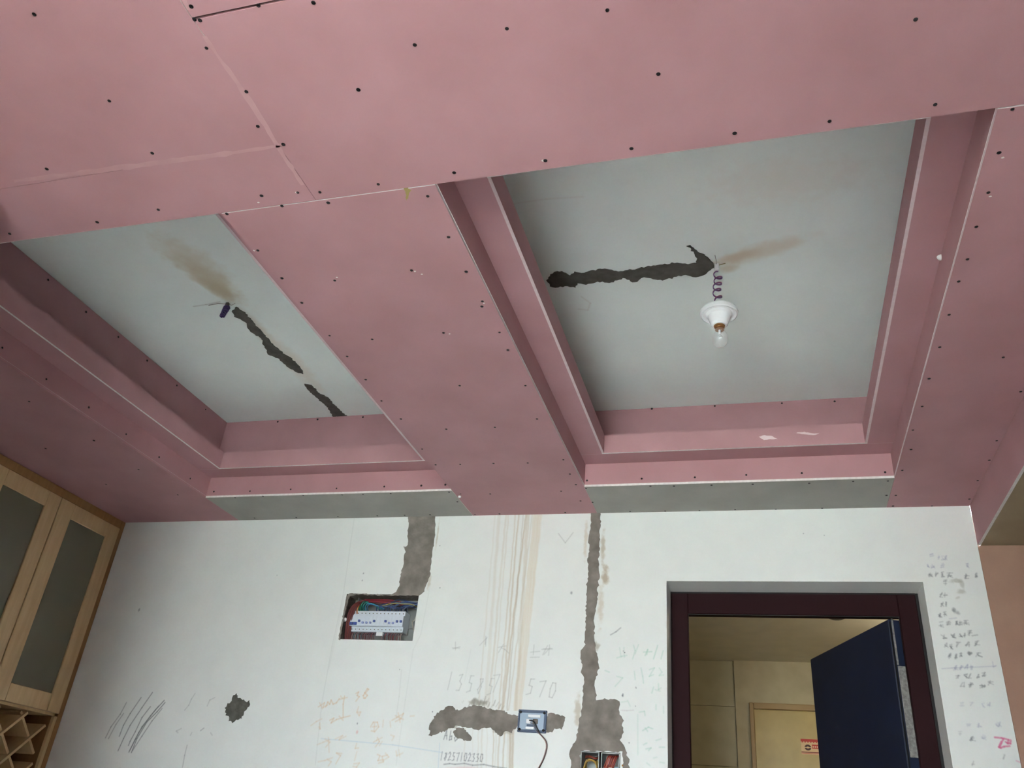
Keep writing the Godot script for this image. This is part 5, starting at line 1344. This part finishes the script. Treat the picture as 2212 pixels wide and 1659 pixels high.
# ------------------------------------------------------------------ corridor behind the door
func corridor() -> void:
	shell("floor_corridor", Vector3(-2.0, -0.15, -2.9), Vector3(1.7, 0.0, -0.2), M.corr_tile, "tiled floor of the stair corridor behind the door", "floor")
	shell("ceiling_corridor", Vector3(-2.0, 2.338, -2.9), Vector3(1.7, 2.45, -0.2), M.corr_ceil, "beige painted corridor ceiling seen through the doorway", "ceiling")
	shell("wall_corridor_left", Vector3(-2.1, 0, -2.9), Vector3(-1.9, 2.4, -0.2), M.corr_wall, "beige end wall of the corridor, out of the doorway's sight", "wall")
	shell("wall_corridor_right", Vector3(1.5, 0, -2.9), Vector3(1.7, 2.4, -0.2), M.corr_wall, "beige end wall of the corridor behind the blue door leaf", "wall")
	var w := base("wall_corridor_back", Vector3(0, 0, -2.6))
	tag(w, "tiled and painted corridor wall opposite the entrance", "wall", "structure")
	var st := st_new()
	box(st, Vector3(-1.9, 0, -0.25), Vector3(-0.22, 2.338, -0.022))
	box(st, Vector3(-0.22, 0, -0.25), Vector3(1.5, 2.338, 0.0))
	obj("wall_body", st.commit(), w, M.corr_wall)
	for row in 7:
		for col in 3:
			var y0 := 2.037 - 0.3755 * (row)
			var y1 := minf(y0 + 0.3735, 2.336)
			var x1 := -0.223 - 0.6 * col
			if y1 < 0.05: continue
			obj("wall_tile", one(Vector3(maxf(x1 - 0.598, -1.9), maxf(y0, 0.0), -0.022), Vector3(x1, y1, -0.012), 0.0015), w, M.corr_tile)
	# the neighbours' door
	var d := base("door_2", Vector3(0.32, 0, -2.6))
	tag(d, "closed pale yellow door across the corridor", "door", "structure")
	obj("door_leaf", one(Vector3(-0.424, 0, -0.02), Vector3(0.424, 2.023, 0.008), 0.002), d, M.yellow_door)
	obj("casing", one(Vector3(-0.452, 0, -0.01), Vector3(-0.4245, 2.063, 0.022), 0.004), d, M.casing)
	obj("casing", one(Vector3(0.4245, 0, -0.01), Vector3(0.452, 2.063, 0.022), 0.004), d, M.casing)
	obj("casing", one(Vector3(-0.424, 2.0235, -0.01), Vector3(0.424, 2.063, 0.022), 0.004), d, M.casing)
	# notice stuck on it
	var im := Image.create(128, 128, false, Image.FORMAT_RGB8)
	im.fill(Color(0.80, 0.68, 0.52))
	var red := Color(0.68, 0.20, 0.16)
	im.fill_rect(Rect2i(0, 0, 128, 22), red)
	for x in range(6, 128, 17): im.fill_rect(Rect2i(x, 18, 7, 12), red)
	im.fill_rect(Rect2i(66, 44, 62, 34), red)
	for x in range(70, 126, 12): im.fill_rect(Rect2i(x, 54, 6, 16), Color(0.86, 0.74, 0.6))
	for y in range(44, 96):
		for x in range(18, 62):
			var v := Vector2((x - 40) / 20.0, (y - 70) / 25.0)
			if v.length() < 1.0 and not (v.length() < 0.35 or absf(v.y) < 0.12): im.set_pixel(x, y, Color(0.25, 0.13, 0.12))
	im.fill_rect(Rect2i(0, 106, 128, 8), Color(0.45, 0.15, 0.14))
	im.fill_rect(Rect2i(0, 118, 128, 4), red)
	var sm := mat(Color.WHITE, 0.6)
	sm.albedo_texture = ImageTexture.create_from_image(im)
	st = st_new()
	face(st, [Vector3(0, 0, 0.0012), Vector3(0.13, 0, 0.0012), Vector3(0.13, 0.092, 0.0012), Vector3(0, 0.092, 0.0012)], Vector3(0, 0, -1), [Vector2(0, 1), Vector2(1, 1), Vector2(1, 0), Vector2(0, 0)])
	box(st, Vector3(0, 0, 0), Vector3(0.13, 0.092, 0.001))
	var s := obj("door_notice", st.commit(), null, sm, Vector3(0.180, 1.760, -2.592))
	tag(s, "small red and white paper notice stuck on the yellow door", "notice")
	# unlit round ceiling lamp by the door head
	var l := base("ceiling_lamp", Vector3(0.385, 2.338, -1.36))
	tag(l, "dull grey round lamp on the corridor ceiling above the blue door", "lamp")
	st = st_new()
	lathe(st, [Vector2(0.0, 0.0), Vector2(0.060, 0.0), Vector2(0.062, -0.010), Vector2(0.056, -0.014)], Vector3.ZERO, 28)
	obj("base", st.commit(), l, M.steel)
	st = st_new()
	lathe(st, [Vector2(0.055, -0.013), Vector2(0.048, -0.024), Vector2(0.028, -0.032), Vector2(0.0, -0.035)], Vector3.ZERO, 28)
	obj("shade", st.commit(), l, mat(Color(0.24, 0.24, 0.23), 0.5))
	# unseen lit lamp behind the door leaf, placed to light the corridor
	var l2 := base("ceiling_lamp", Vector3(1.05, 2.338, -1.30))
	tag(l2, "unseen warm lamp out of view behind the blue door leaf, placed to light the corridor", "lamp")
	st = st_new()
	lathe(st, [Vector2(0.0, 0.0), Vector2(0.095, 0.0), Vector2(0.098, -0.012), Vector2(0.09, -0.018)], Vector3.ZERO, 28)
	obj("base", st.commit(), l2, M.white)
	st = st_new()
	lathe(st, [Vector2(0.088, -0.018), Vector2(0.08, -0.04), Vector2(0.05, -0.055), Vector2(0.0, -0.06)], Vector3.ZERO, 28)
	var gm := mat(Color(0.95, 0.9, 0.8), 0.5)
	gm.emission_enabled = true
	gm.emission = Color(1.0, 0.82, 0.52)
	gm.emission_energy_multiplier = 1.5
	obj("shade", st.commit(), l2, gm)
	var om := OmniLight3D.new()
	om.name = "unseen_corridor_light"
	om.light_color = Color(1.0, 0.955, 0.87)
	om.light_energy = 0.021
	om.light_size = 0.08
	om.omni_range = 8.0
	om.omni_attenuation = 2.0
	om.shadow_enabled = true
	om.position = Vector3(0, -0.15, 0)
	l2.add_child(om)

# ------------------------------------------------------------------ wooden cabinet on the left
func cabinet() -> void:
	var xf := -3.27            # door fronts
	var c := base("wine_cabinet", Vector3(-3.27, 0, 0))
	tag(c, "light wood wall cabinet with frosted glass doors over a diamond wine rack", "cabinet")
	var xb := -0.36
	var top := H0 - 0.002
	var z1 := 0.925
	# carcass: side panels, top, shelf, bottom, back
	for q in [["side_panel", Vector3(xb, 0.0, 0.001), Vector3(-0.002, top, 0.028)], ["side_panel", Vector3(xb, 0.0, z1 - 0.025), Vector3(-0.002, top, z1)],
			["top_panel", Vector3(xb, top - 0.042, 0.0285), Vector3(-0.004, top, z1 - 0.0255)], ["back_panel", Vector3(xb, 0.0, 0.0285), Vector3(xb + 0.01, top - 0.0425, z1 - 0.0255)]]:
		obj(q[0], one(q[1], q[2], 0.0015), c, M.wood_dark)
	for y in [0.80, 1.425]:
		obj("shelf", one(Vector3(xb + 0.0105, y, 0.0285), Vector3(-0.022, y + 0.018, z1 - 0.0255), 0.001), c, M.wood)
	obj("shelf", one(Vector3(xb + 0.0105, 1.905, 0.0285), Vector3(-0.06, 1.923, z1 - 0.0255), 0.001), c, M.wood)
	obj("stile", one(Vector3(-0.022, 0.82, 0.0285), Vector3(-0.004, 1.4235, 0.048), 0.001), c, M.wood)
	obj("lower_front", one(Vector3(-0.022, 0.02, 0.0285), Vector3(-0.004, 0.798, z1 - 0.0255), 0.002), c, M.wood)
	# glazed doors
	for k in 2:
		var a := 0.030 + 0.4345 * k
		var b := a + 0.4285
		var y0 := 1.437
		var y1 := 2.368
		var d := base("cabinet_door", Vector3(0, 0, a), c)
		var w := b - a
		var sw := 0.080
		for q in [["stile", Vector3(-0.0195, y0, 0), Vector3(0, y1, sw)], ["stile", Vector3(-0.0195, y0, w - sw - 0.01), Vector3(0, y1, w)],
				["rail", Vector3(-0.0195, y1 - 0.074, sw + 0.0003), Vector3(0, y1, w - sw - 0.0103)], ["rail", Vector3(-0.0195, y0, sw + 0.0003), Vector3(0, y0 + 0.078, w - sw - 0.0103)]]:
			obj(q[0], one(q[1], q[2], 0.002), d, M.wood)
		obj("glass_pane", one(Vector3(-0.013, y0 + 0.07, sw - 0.006), Vector3(-0.008, y1 - 0.068, w - sw - 0.004)), d, M.glass)
	# diamond lattice
	var p := 0.1655
	for k in range(-3, 8):
		slat(c, 1.436 + k * p, 1.0, xb + 0.012, -0.03, z1)
		slat(c, 1.034 + (k - 2) * p, -1.0, xb + 0.012, -0.0425, z1)

# a lattice slat along z + y = k (s = 1) or y - z = k (s = -1), clipped to the bay under the doors
func slat(c: Node, k: float, s: float, x0: float, x1: float, z1: float) -> void:
	var za := 0.052
	var zb := z1 - 0.030
	var ya := 0.825
	var yb := 1.42
	var lo: float
	var hi: float
	if s > 0:
		lo = maxf(za, k - yb)
		hi = minf(zb, k - ya)
	else:
		lo = maxf(za, ya - k)
		hi = minf(zb, yb - k)
	if hi - lo < 0.03: return
	var a := Vector3(0, k - s * lo, lo)
	var b := Vector3(0, k - s * hi, hi)
	var h := 0.006
	var n := Vector3(0, 1, s).normalized() * h
	var t := (b - a).normalized() * h
	var st := st_new()
	var q := [a + n + t, a - n + t, b - n - t, b + n - t]
	var f := []
	var g := []
	for v in q:
		f.append(Vector3(x1, v.y, v.z))
		g.append(Vector3(x0, v.y, v.z))
	var mid := Vector3((x0 + x1) / 2.0, (a.y + b.y) / 2.0, (a.z + b.z) / 2.0)
	face(st, f, mid)
	face(st, g, mid)
	for i in 4:
		var j := (i + 1) % 4
		face(st, [f[i], f[j], g[j], g[i]], mid)
	obj("rack_slat", st.commit(), c, M.wood)

# ------------------------------------------------------------------ lamp on its wire
func hanging_lamp() -> void:
	var at := Vector3(-0.0816, HC, 1.1785)
	var l := base("hanging_lamp", at)
	tag(l, "bare bulb in a white lampholder hanging on coiled purple wire", "lamp")
	var st := st_new()
	# white terminal block where the wire leaves the slab
	cbox(st, Vector3(-0.008, -0.028, -0.008), Vector3(0.008, 0.002, 0.008), 0.002)
	obj("terminal", st.commit(), l, M.white)
	for w in 2:
		st = st_new()
		var p := []
		for i in 121:
			var t := i / 120.0
			var y := -0.028 - 0.165 * t
			var r := 0.0135 * smoothstep(0.0, 0.08, t) * (1.0 - 0.85 * smoothstep(0.80, 1.0, t))
			var turns := 6.0 * TAU * (t - 0.11 * sin(TAU * t * 1.5) / TAU)
			var a := turns + w * 0.35
			p.append(Vector3(r * cos(a) + 0.003 * sin(t * 9.0), y + w * 0.002, r * sin(a)))
		tube(st, p, 0.0015, 6)
		obj("wire", st.commit(), l, mat(Color(0.40, 0.28, 0.52) if w == 0 else Color(0.52, 0.27, 0.38), 0.5))
	# stiff bare tails bent aside at the slab
	st = st_new()
	tube(st, [Vector3(0.0, -0.004, 0.0), Vector3(0.012, -0.006, 0.006), Vector3(0.03, -0.005, 0.010)], 0.0016, 5)
	obj("wire", st.commit(), l, mat(Color(0.55, 0.50, 0.30), 0.5))
	st = st_new()
	tube(st, [Vector3(0.0, -0.003, 0.0), Vector3(0.0, -0.003, 0.03), Vector3(-0.002, -0.004, 0.058)], 0.0012, 5)
	obj("wire", st.commit(), l, mat(Color(0.62, 0.62, 0.60), 0.5))
	# lampholder: broad flange above, stepped neck below
	var y0 := -0.193
	st = st_new()
	lathe(st, [Vector2(0.0, y0 + 0.003), Vector2(0.050, y0 + 0.003), Vector2(0.0595, y0), Vector2(0.0625, y0 - 0.006), Vector2(0.0615, y0 - 0.014), Vector2(0.057, y0 - 0.0175),
		Vector2(0.050, y0 - 0.0150), Vector2(0.044, y0 - 0.0160), Vector2(0.037, y0 - 0.024), Vector2(0.033, y0 - 0.038), Vector2(0.028, y0 - 0.054), Vector2(0.023, y0 - 0.061), Vector2(0.018, y0 - 0.061)], Vector3.ZERO, 48)
	obj("lampholder", st.commit(), l, M.ceramic)
	st = st_new()
	var y1 := y0 - 0.058
	lathe(st, [Vector2(0.0185, y1), Vector2(0.0185, y1 - 0.004), Vector2(0.0165, y1 - 0.006), Vector2(0.0165, y1 - 0.010), Vector2(0.0150, y1 - 0.012), Vector2(0.0150, y1 - 0.018), Vector2(0.0, y1 - 0.019)], Vector3.ZERO, 24)
	obj("screw_cap", st.commit(), l, M.brass)
	var glass := mat(Color(0.95, 0.96, 0.96, 0.07), 0.03)
	glass.transparency = BaseMaterial3D.TRANSPARENCY_ALPHA
	var b := []
	for i in 15:
		var t := i / 14.0
		var y := y1 - 0.012 - 0.072 * t
		var r := lerpf(0.0145, 0.026, smoothstep(0.0, 0.55, t)) if t < 0.6 else 0.026 * sqrt(maxf(0.0, 1.0 - pow((t - 0.6) / 0.4, 2.0)))
		b.append(Vector2(r, y))
	st = st_new()
	lathe(st, b, Vector3.ZERO, 32)
	var bulb := obj("bulb", st.commit(), l, glass)
	st = st_new()
	tube(st, [Vector3(0, y1 - 0.016, 0), Vector3(0, y1 - 0.036, 0)], 0.004, 8)
	obj("stem", st.commit(), bulb, M.white)
	st = st_new()
	tube(st, curve([Vector3(0, y1 - 0.034, 0), Vector3(-0.009, y1 - 0.048, 0), Vector3(0, y1 - 0.051, 0.002), Vector3(0.009, y1 - 0.048, 0), Vector3(0, y1 - 0.034, 0)], 5), 0.0006, 4)
	obj("filament", st.commit(), bulb, M.steel)

# ------------------------------------------------------------------ wire bundle in the left coffer
func coiled_cable() -> void:
	var l := base("coiled_cable", Vector3(-1.9854, HC, 1.2393))
	tag(l, "short bundle of coiled purple wire hanging from the left coffer slab", "cable")
	var st := st_new()
	cbox(st, Vector3(-0.007, -0.016, -0.006), Vector3(0.007, 0.002, 0.006), 0.002)
	obj("terminal", st.commit(), l, M.cavity)
	for w in 3:
		st = st_new()
		var p := []
		for i in 91:
			var t := i / 90.0
			var a := TAU * (5.0 + w) * t + w * 2.1
			var r := 0.0125 * smoothstep(0.0, 0.15, t) * (1.0 - 0.3 * t)
			p.append(Vector3(r * cos(a) - 0.012 * t + 0.004, -0.012 - 0.052 * t, r * sin(a)))
		tube(st, p, 0.0019, 6)
		obj("wire", st.commit(), l, mat([Color(0.27, 0.19, 0.38), Color(0.33, 0.22, 0.45), Color(0.24, 0.20, 0.42)][w], 0.5))
	st = st_new()
	tube(st, [Vector3(-0.002, -0.004, 0), Vector3(-0.035, -0.006, 0.012), Vector3(-0.085, -0.004, 0.004)], 0.0013, 5)
	obj("wire", st.commit(), l, mat(Color(0.52, 0.50, 0.46), 0.6))
	st = st_new()
	tube(st, [Vector3(0.002, -0.004, 0), Vector3(0.015, -0.006, -0.008), Vector3(0.035, -0.004, 0.0)], 0.0013, 5)
	obj("wire", st.commit(), l, mat(Color(0.70, 0.68, 0.62), 0.6))

# ------------------------------------------------------------------ breaker panel
func wire(parent: Node, ctrl: Array, r: float, c: Color) -> void:
	var st := st_new()
	tube(st, curve(ctrl, 6), r, 6)
	obj("wire", st.commit(), parent, mat(c, 0.45))

func breaker_panel() -> void:
	var h := Rect2(-1.883, 1.825, 0.366, 0.209)
	var o := Vector3(h.get_center().x, h.position.y, -0.098)
	var b := base("breaker_panel", o)
	tag(b, "open breaker box in the wall with a row of white breakers and tangled wires", "breaker panel")
	var hw := h.size.x / 2.0
	var hh := h.size.y
	# steel tray
	var st := st_new()
	box(st, Vector3(-hw + 0.003, 0.003, 0.0), Vector3(hw - 0.003, hh - 0.003, 0.002))
	box(st, Vector3(-hw + 0.040, 0.003, 0.002), Vector3(-hw + 0.042, hh - 0.003, 0.052))
	box(st, Vector3(hw - 0.007, 0.003, 0.002), Vector3(hw - 0.003, hh - 0.003, 0.082))
	obj("steel_tray", st.commit(), b, M.steel)
	obj("mounting_rail", one(Vector3(-hw + 0.045, 0.075, 0.002), Vector3(hw - 0.02, 0.11, 0.012)), b, M.steel)
	# breakers
	var x0 := -1.848 - o.x
	var n := 14
	var pitch := 0.2655 / n
	var yb := 1.868 - o.y
	for i in n:
		var x := x0 + pitch * i
		var br := base("breaker", Vector3(x, yb, 0.012), b)
		var prof := [Vector2(0.0, 0.0), Vector2(0.0, 0.058), Vector2(0.022, 0.058), Vector2(0.0235, 0.072), Vector2(0.072, 0.072), Vector2(0.0735, 0.058), Vector2(0.095, 0.058), Vector2(0.095, 0.0)]
		var s2 := st_new()
		var mid := Vector3(pitch / 2.0, 0.05, 0.03)
		var w := pitch - 0.0007
		for k in prof.size():
			var p: Vector2 = prof[k]
			var q: Vector2 = prof[(k + 1) % prof.size()]
			face(s2, [Vector3(0, p.x, p.y), Vector3(w, p.x, p.y), Vector3(w, q.x, q.y), Vector3(0, q.x, q.y)], mid)
		for xx in [0.0, w]:
			face(s2, [Vector3(xx, 0, 0), Vector3(xx, 0, 0.058), Vector3(xx, 0.095, 0.058), Vector3(xx, 0.095, 0)], mid)
			face(s2, [Vector3(xx, 0.022, 0.058), Vector3(xx, 0.0235, 0.072), Vector3(xx, 0.072, 0.072), Vector3(xx, 0.0735, 0.058)], mid)
		obj("breaker_body", s2.commit(), br, M.breaker)
		if i < 2: obj("toggle", one(Vector3(0.001, 0.026, 0.071), Vector3(w - 0.001, 0.039, 0.080), 0.001), br, M.blue)
		elif i != 7 and i != 8:
			var on: bool = i in [2, 6, 9, 12, 13]
			obj("toggle", one(Vector3(0.0045, 0.040 if on else 0.033, 0.071), Vector3(w - 0.0045, 0.050 if on else 0.042, 0.080), 0.001), br, M.blue if on else M.pale_blue)
		for y in [0.0105, 0.084]:
			var s3 := st_new()
			lathe(s3, [Vector2(0.0026, 0.0), Vector2(0.0026, 0.0006), Vector2(0.0, 0.0006)], Vector3.ZERO, 10)
			var sc := obj("terminal_screw", s3.commit(), br, M.cavity, Vector3(w / 2.0, y, 0.0581))
			sc.rotation.x = PI / 2
	obj("label_holder", one(Vector3(-1.716 - o.x, 1.851 - o.y, 0.05), Vector3(-1.684 - o.x, 1.869 - o.y, 0.066), 0.001), b, M.white)
	# wires: feed bundle on the left, tangle above, tails below
	var red := Color(0.40, 0.10, 0.11)
	for i in 5:
		var d := 0.006 * i
		wire(b, [Vector3(-hw + 0.012 + d, 0.006, 0.06), Vector3(-hw + 0.016 + d, 0.07, 0.078), Vector3(-hw + 0.020 + d, 0.12, 0.084), Vector3(-hw + 0.034 + d, 0.16, 0.080), Vector3(-hw + 0.060 + d, 0.186 - d * 0.6, 0.062), Vector3(-hw + 0.10 + d, 0.195 - d, 0.055)], 0.0032, [red, Color(0.36, 0.11, 0.09), Color(0.44, 0.14, 0.12), Color(0.33, 0.08, 0.09), Color(0.38, 0.14, 0.11)][i])
	for i in 4:
		wire(b, [Vector3(-hw + 0.08, 0.195 - 0.006 * i, 0.060), Vector3(-0.07, 0.190 - 0.005 * i, 0.074 + 0.003 * i), Vector3(0.02, 0.191 - 0.006 * i, 0.070), Vector3(0.08 + 0.02 * i, 0.186 - 0.007 * i, 0.05)], 0.0034, [Color(0.50, 0.12, 0.18), Color(0.42, 0.10, 0.15), Color(0.52, 0.15, 0.20), Color(0.34, 0.10, 0.13)][i])
	for i in 4:
		var x := -0.110 + 0.011 * i
		wire(b, [Vector3(x, 0.135, 0.05), Vector3(x + 0.001, 0.155, 0.078), Vector3(x + 0.018, 0.178 - 0.004 * i, 0.085), Vector3(x + 0.055, 0.172 - 0.004 * i, 0.076), Vector3(x + 0.085, 0.150, 0.055)], 0.0026, [Color(0.10, 0.45, 0.38), Color(0.12, 0.50, 0.48), Color(0.16, 0.50, 0.58), Color(0.20, 0.44, 0.60)][i])
	for i in 12:
		var x := -0.02 + 0.014 * i
		var c: Color = [Color(0.17, 0.24, 0.43), Color(0.23, 0.32, 0.50), Color(0.38, 0.44, 0.52), Color(0.14, 0.18, 0.33)][i % 4]
		wire(b, [Vector3(x - 0.02, 0.137, 0.045), Vector3(x - 0.01, 0.150 + rng.randf_range(0, 0.012), 0.07), Vector3(x + 0.02, 0.160 + rng.randf_range(-0.01, 0.015), 0.078), Vector3(minf(x + 0.06, hw - 0.012), 0.172 + rng.randf_range(-0.02, 0.022), 0.066), Vector3(hw - 0.010, 0.165 + 0.003 * i, 0.05)], 0.0026, c)
	wire(b, [Vector3(0.0, 0.160, 0.08), Vector3(0.05, 0.170, 0.088), Vector3(0.10, 0.168, 0.088), Vector3(0.15, 0.166, 0.086), Vector3(0.172, 0.158, 0.07)], 0.0017, Color(0.66, 0.62, 0.34))
	wire(b, [Vector3(-0.128, 0.118, 0.06), Vector3(-0.124, 0.14, 0.082), Vector3(-0.120, 0.165, 0.075)], 0.0030, Color(0.70, 0.46, 0.26))
	wire(b, [Vector3(-0.118, 0.135, 0.06), Vector3(-0.114, 0.150, 0.080), Vector3(-0.112, 0.172, 0.070)], 0.0036, Color(0.10, 0.38, 0.22))
	for i in 30:
		var x := x0 + 0.006 + 0.0086 * i
		if absf(i - 15.5) < 2.0: continue
		var c: Color = [Color(0.56, 0.36, 0.38), Color(0.48, 0.22, 0.25), Color(0.64, 0.52, 0.50), Color(0.58, 0.30, 0.33), Color(0.40, 0.42, 0.46)][(i * 7 + i / 3) % 5]
		if i > 26: c = c.lerp(Color(0.62, 0.60, 0.56), 0.5)
		wire(b, [Vector3(x, yb + 0.004, 0.045), Vector3(x + rng.randf_range(-0.003, 0.003), yb - 0.016, 0.062), Vector3(x + rng.randf_range(-0.006, 0.004), 0.0045, 0.050)], 0.0020, c)
	wire(b, [Vector3(hw - 0.030, 0.062, 0.03), Vector3(hw - 0.028, 0.09, 0.065), Vector3(hw - 0.016, 0.10, 0.07), Vector3(hw - 0.014, 0.135, 0.05)], 0.003, Color(0.70, 0.68, 0.62))
	# broken plaster lip on the left edge
	st = st_new()
	cbox(st, Vector3(-hw - 0.004, 0.083, 0.084), Vector3(-hw + 0.018, 0.100, 0.097), 0.004)
	obj("plaster_lump", st.commit(), b, M.core)

# ------------------------------------------------------------------ double switch box with a dangling wire
func switch_box() -> void:
	var x0 := -0.999
	var x1 := -0.878
	var y0 := 1.469
	var y1 := 1.556
	var b := base("switch_box", Vector3((x0 + x1) / 2.0, y0, 0.0))
	tag(b, "dark blue plastic wiring box with white terminals and a dangling wire", "electrical box")
	var hw := (x1 - x0) / 2.0
	var hh := y1 - y0
	var st := st_new()
	cbox(st, Vector3(-hw, 0.0, -0.004), Vector3(hw, 0.010, 0.008), 0.002)
	cbox(st, Vector3(-hw, hh - 0.011, -0.004), Vector3(hw, hh, 0.008), 0.002)
	cbox(st, Vector3(-hw, 0.010, -0.004), Vector3(-hw + 0.007, hh - 0.011, 0.008), 0.002)
	cbox(st, Vector3(hw - 0.011, 0.010, -0.004), Vector3(hw, hh - 0.011, 0.008), 0.002)
	obj("rim", st.commit(), b, M.boxblue)
	obj("back_plate", one(Vector3(-hw + 0.006, 0.009, -0.003), Vector3(hw - 0.010, hh - 0.010, 0.003)), b, M.boxpale)
	for q in [[-hw + 0.010, hh - 0.010], [hw - 0.010, hh - 0.010], [-hw + 0.010, 0.010], [hw - 0.010, 0.010]]:
		st = st_new()
		lathe(st, [Vector2(0.0055, 0.0), Vector2(0.0055, 0.004), Vector2(0.002, 0.0045), Vector2(0.0, 0.003)], Vector3.ZERO, 12)
		var s := obj("screw_post", st.commit(), b, M.black, Vector3(q[0], q[1], 0.0065))
		s.rotation.x = PI / 2
	for q in [[Vector3(-0.018, 0.058, 0.002), Vector3(0.034, 0.069, 0.010)], [Vector3(-0.024, 0.034, 0.002), Vector3(-0.006, 0.051, 0.013)], [Vector3(-0.026, 0.012, 0.002), Vector3(0.010, 0.022, 0.009)]]:
		obj("terminal", one(q[0], q[1], 0.0015), b, M.white)
	obj("terminal_slot", one(Vector3(-0.022, 0.0235, 0.002), Vector3(0.012, 0.031, 0.006), 0.001), b, M.boxblue)
	obj("mechanism", one(Vector3(0.002, 0.034, 0.002), Vector3(0.024, 0.053, 0.007), 0.002), b, M.cavity)
	wire(b, [Vector3(-0.010, 0.046, 0.012), Vector3(0.012, 0.040, 0.020), Vector3(0.024, 0.020, 0.020), Vector3(0.034, 0.002, 0.012)], 0.0028, Color(0.09, 0.09, 0.11))
	wire(b, [Vector3(-0.004, 0.036, 0.012), Vector3(0.010, 0.030, 0.018), Vector3(0.020, 0.010, 0.016), Vector3(0.030, -0.002, 0.010)], 0.0022, Color(0.42, 0.42, 0.46))
	var off := [0.0, 0.0035]
	for k in 2:
		var p := []
		for q in pts2("-0.9165 1.4753 -0.8959 1.4588 -0.8772 1.4388 -0.872 1.4183 -0.8762 1.394 -0.8841 1.3696 -0.8958 1.3452 -0.909 1.3175 -0.922 1.2865"): p.append(Vector3(q.x - b.position.x + off[k], q.y - y0, 0.006 + 0.004 * k))
		wire(b, p, 0.0022, Color(0.62, 0.50, 0.46) if k == 0 else Color(0.33, 0.24, 0.24))

# ------------------------------------------------------------------ box full of wires at the bottom
func junction_box() -> void:
	var h := Rect2(-0.733, 1.27, 0.159, 0.143)
	var b := base("junction_box", Vector3(h.get_center().x, h.position.y, -0.098))
	tag(b, "steel junction box in the wide cement patch with yellow coiled and red wires", "electrical box")
	var hw := h.size.x / 2.0
	var hh := h.size.y
	var st := st_new()
	for s in [[-hw + 0.002, -0.004], [0.004, hw - 0.002]]:
		box(st, Vector3(s[0], 0.002, 0.0), Vector3(s[1], hh - 0.002, 0.002))
		box(st, Vector3(s[0], hh - 0.005, 0.002), Vector3(s[1], hh - 0.002, 0.098))
		box(st, Vector3(s[0], 0.002, 0.002), Vector3(s[0] + 0.003, hh - 0.005, 0.099))
		box(st, Vector3(s[1] - 0.003, 0.002, 0.002), Vector3(s[1], hh - 0.005, 0.099))
	obj("steel_case", st.commit(), b, M.steel)
	st = st_new()
	for i in 9:
		var p := []
		for k in 17:
			var a := TAU * k / 16.0
			p.append(Vector3(-hw + 0.040 + 0.026 * cos(a) + rng.randf_range(-0.001, 0.001), hh - 0.048 + 0.032 * sin(a) - 0.002 * i, 0.052 + 0.0048 * i + 0.008 * cos(a + i)))
		st = st_new()
		tube(st, p, 0.0026, 6, false)
		obj("coiled_wire", st.commit(), b, mat([Color(0.66, 0.54, 0.24), Color(0.72, 0.60, 0.30), Color(0.60, 0.48, 0.22)][i % 3], 0.5))
	for i in 6:
		var x := 0.018 + 0.007 * i
		wire(b, [Vector3(x - 0.02, hh - 0.075, 0.06), Vector3(x, hh - 0.045, 0.088), Vector3(x + 0.012, hh - 0.015, 0.086), Vector3(x + 0.014, hh - 0.008, 0.05)], 0.0028, [Color(0.55, 0.15, 0.10), Color(0.66, 0.24, 0.14), Color(0.50, 0.10, 0.09)][i % 3])
	for i in 4:
		wire(b, [Vector3(-hw + 0.012, hh - 0.012 - 0.004 * i, 0.05), Vector3(-hw + 0.035, hh - 0.014 - 0.003 * i, 0.085), Vector3(-hw + 0.06, hh - 0.02 - 0.003 * i, 0.084), Vector3(-0.010, hh - 0.012, 0.06)], 0.0026, [Color(0.22, 0.17, 0.16), Color(0.48, 0.16, 0.12), Color(0.58, 0.26, 0.18), Color(0.16, 0.14, 0.15)][i])
	for q in [[0.010, 0.062, M.boxpale], [0.032, 0.060, M.white], [0.055, 0.056, M.boxpale]]:
		obj("connector", one(Vector3(q[0], hh - q[1] - 0.012, 0.070), Vector3(q[0] + 0.016, hh - q[1] + 0.006, 0.090), 0.002), b, q[2])
	st = st_new()
	lathe(st, [Vector2(0.004, 0.0), Vector2(0.0035, 0.003), Vector2(0.0, 0.004)], Vector3.ZERO, 10)
	var s := obj("box_screw", st.commit(), b, M.brass, Vector3(hw + 0.010, hh - 0.045, 0.102))
	s.rotation.x = PI / 2
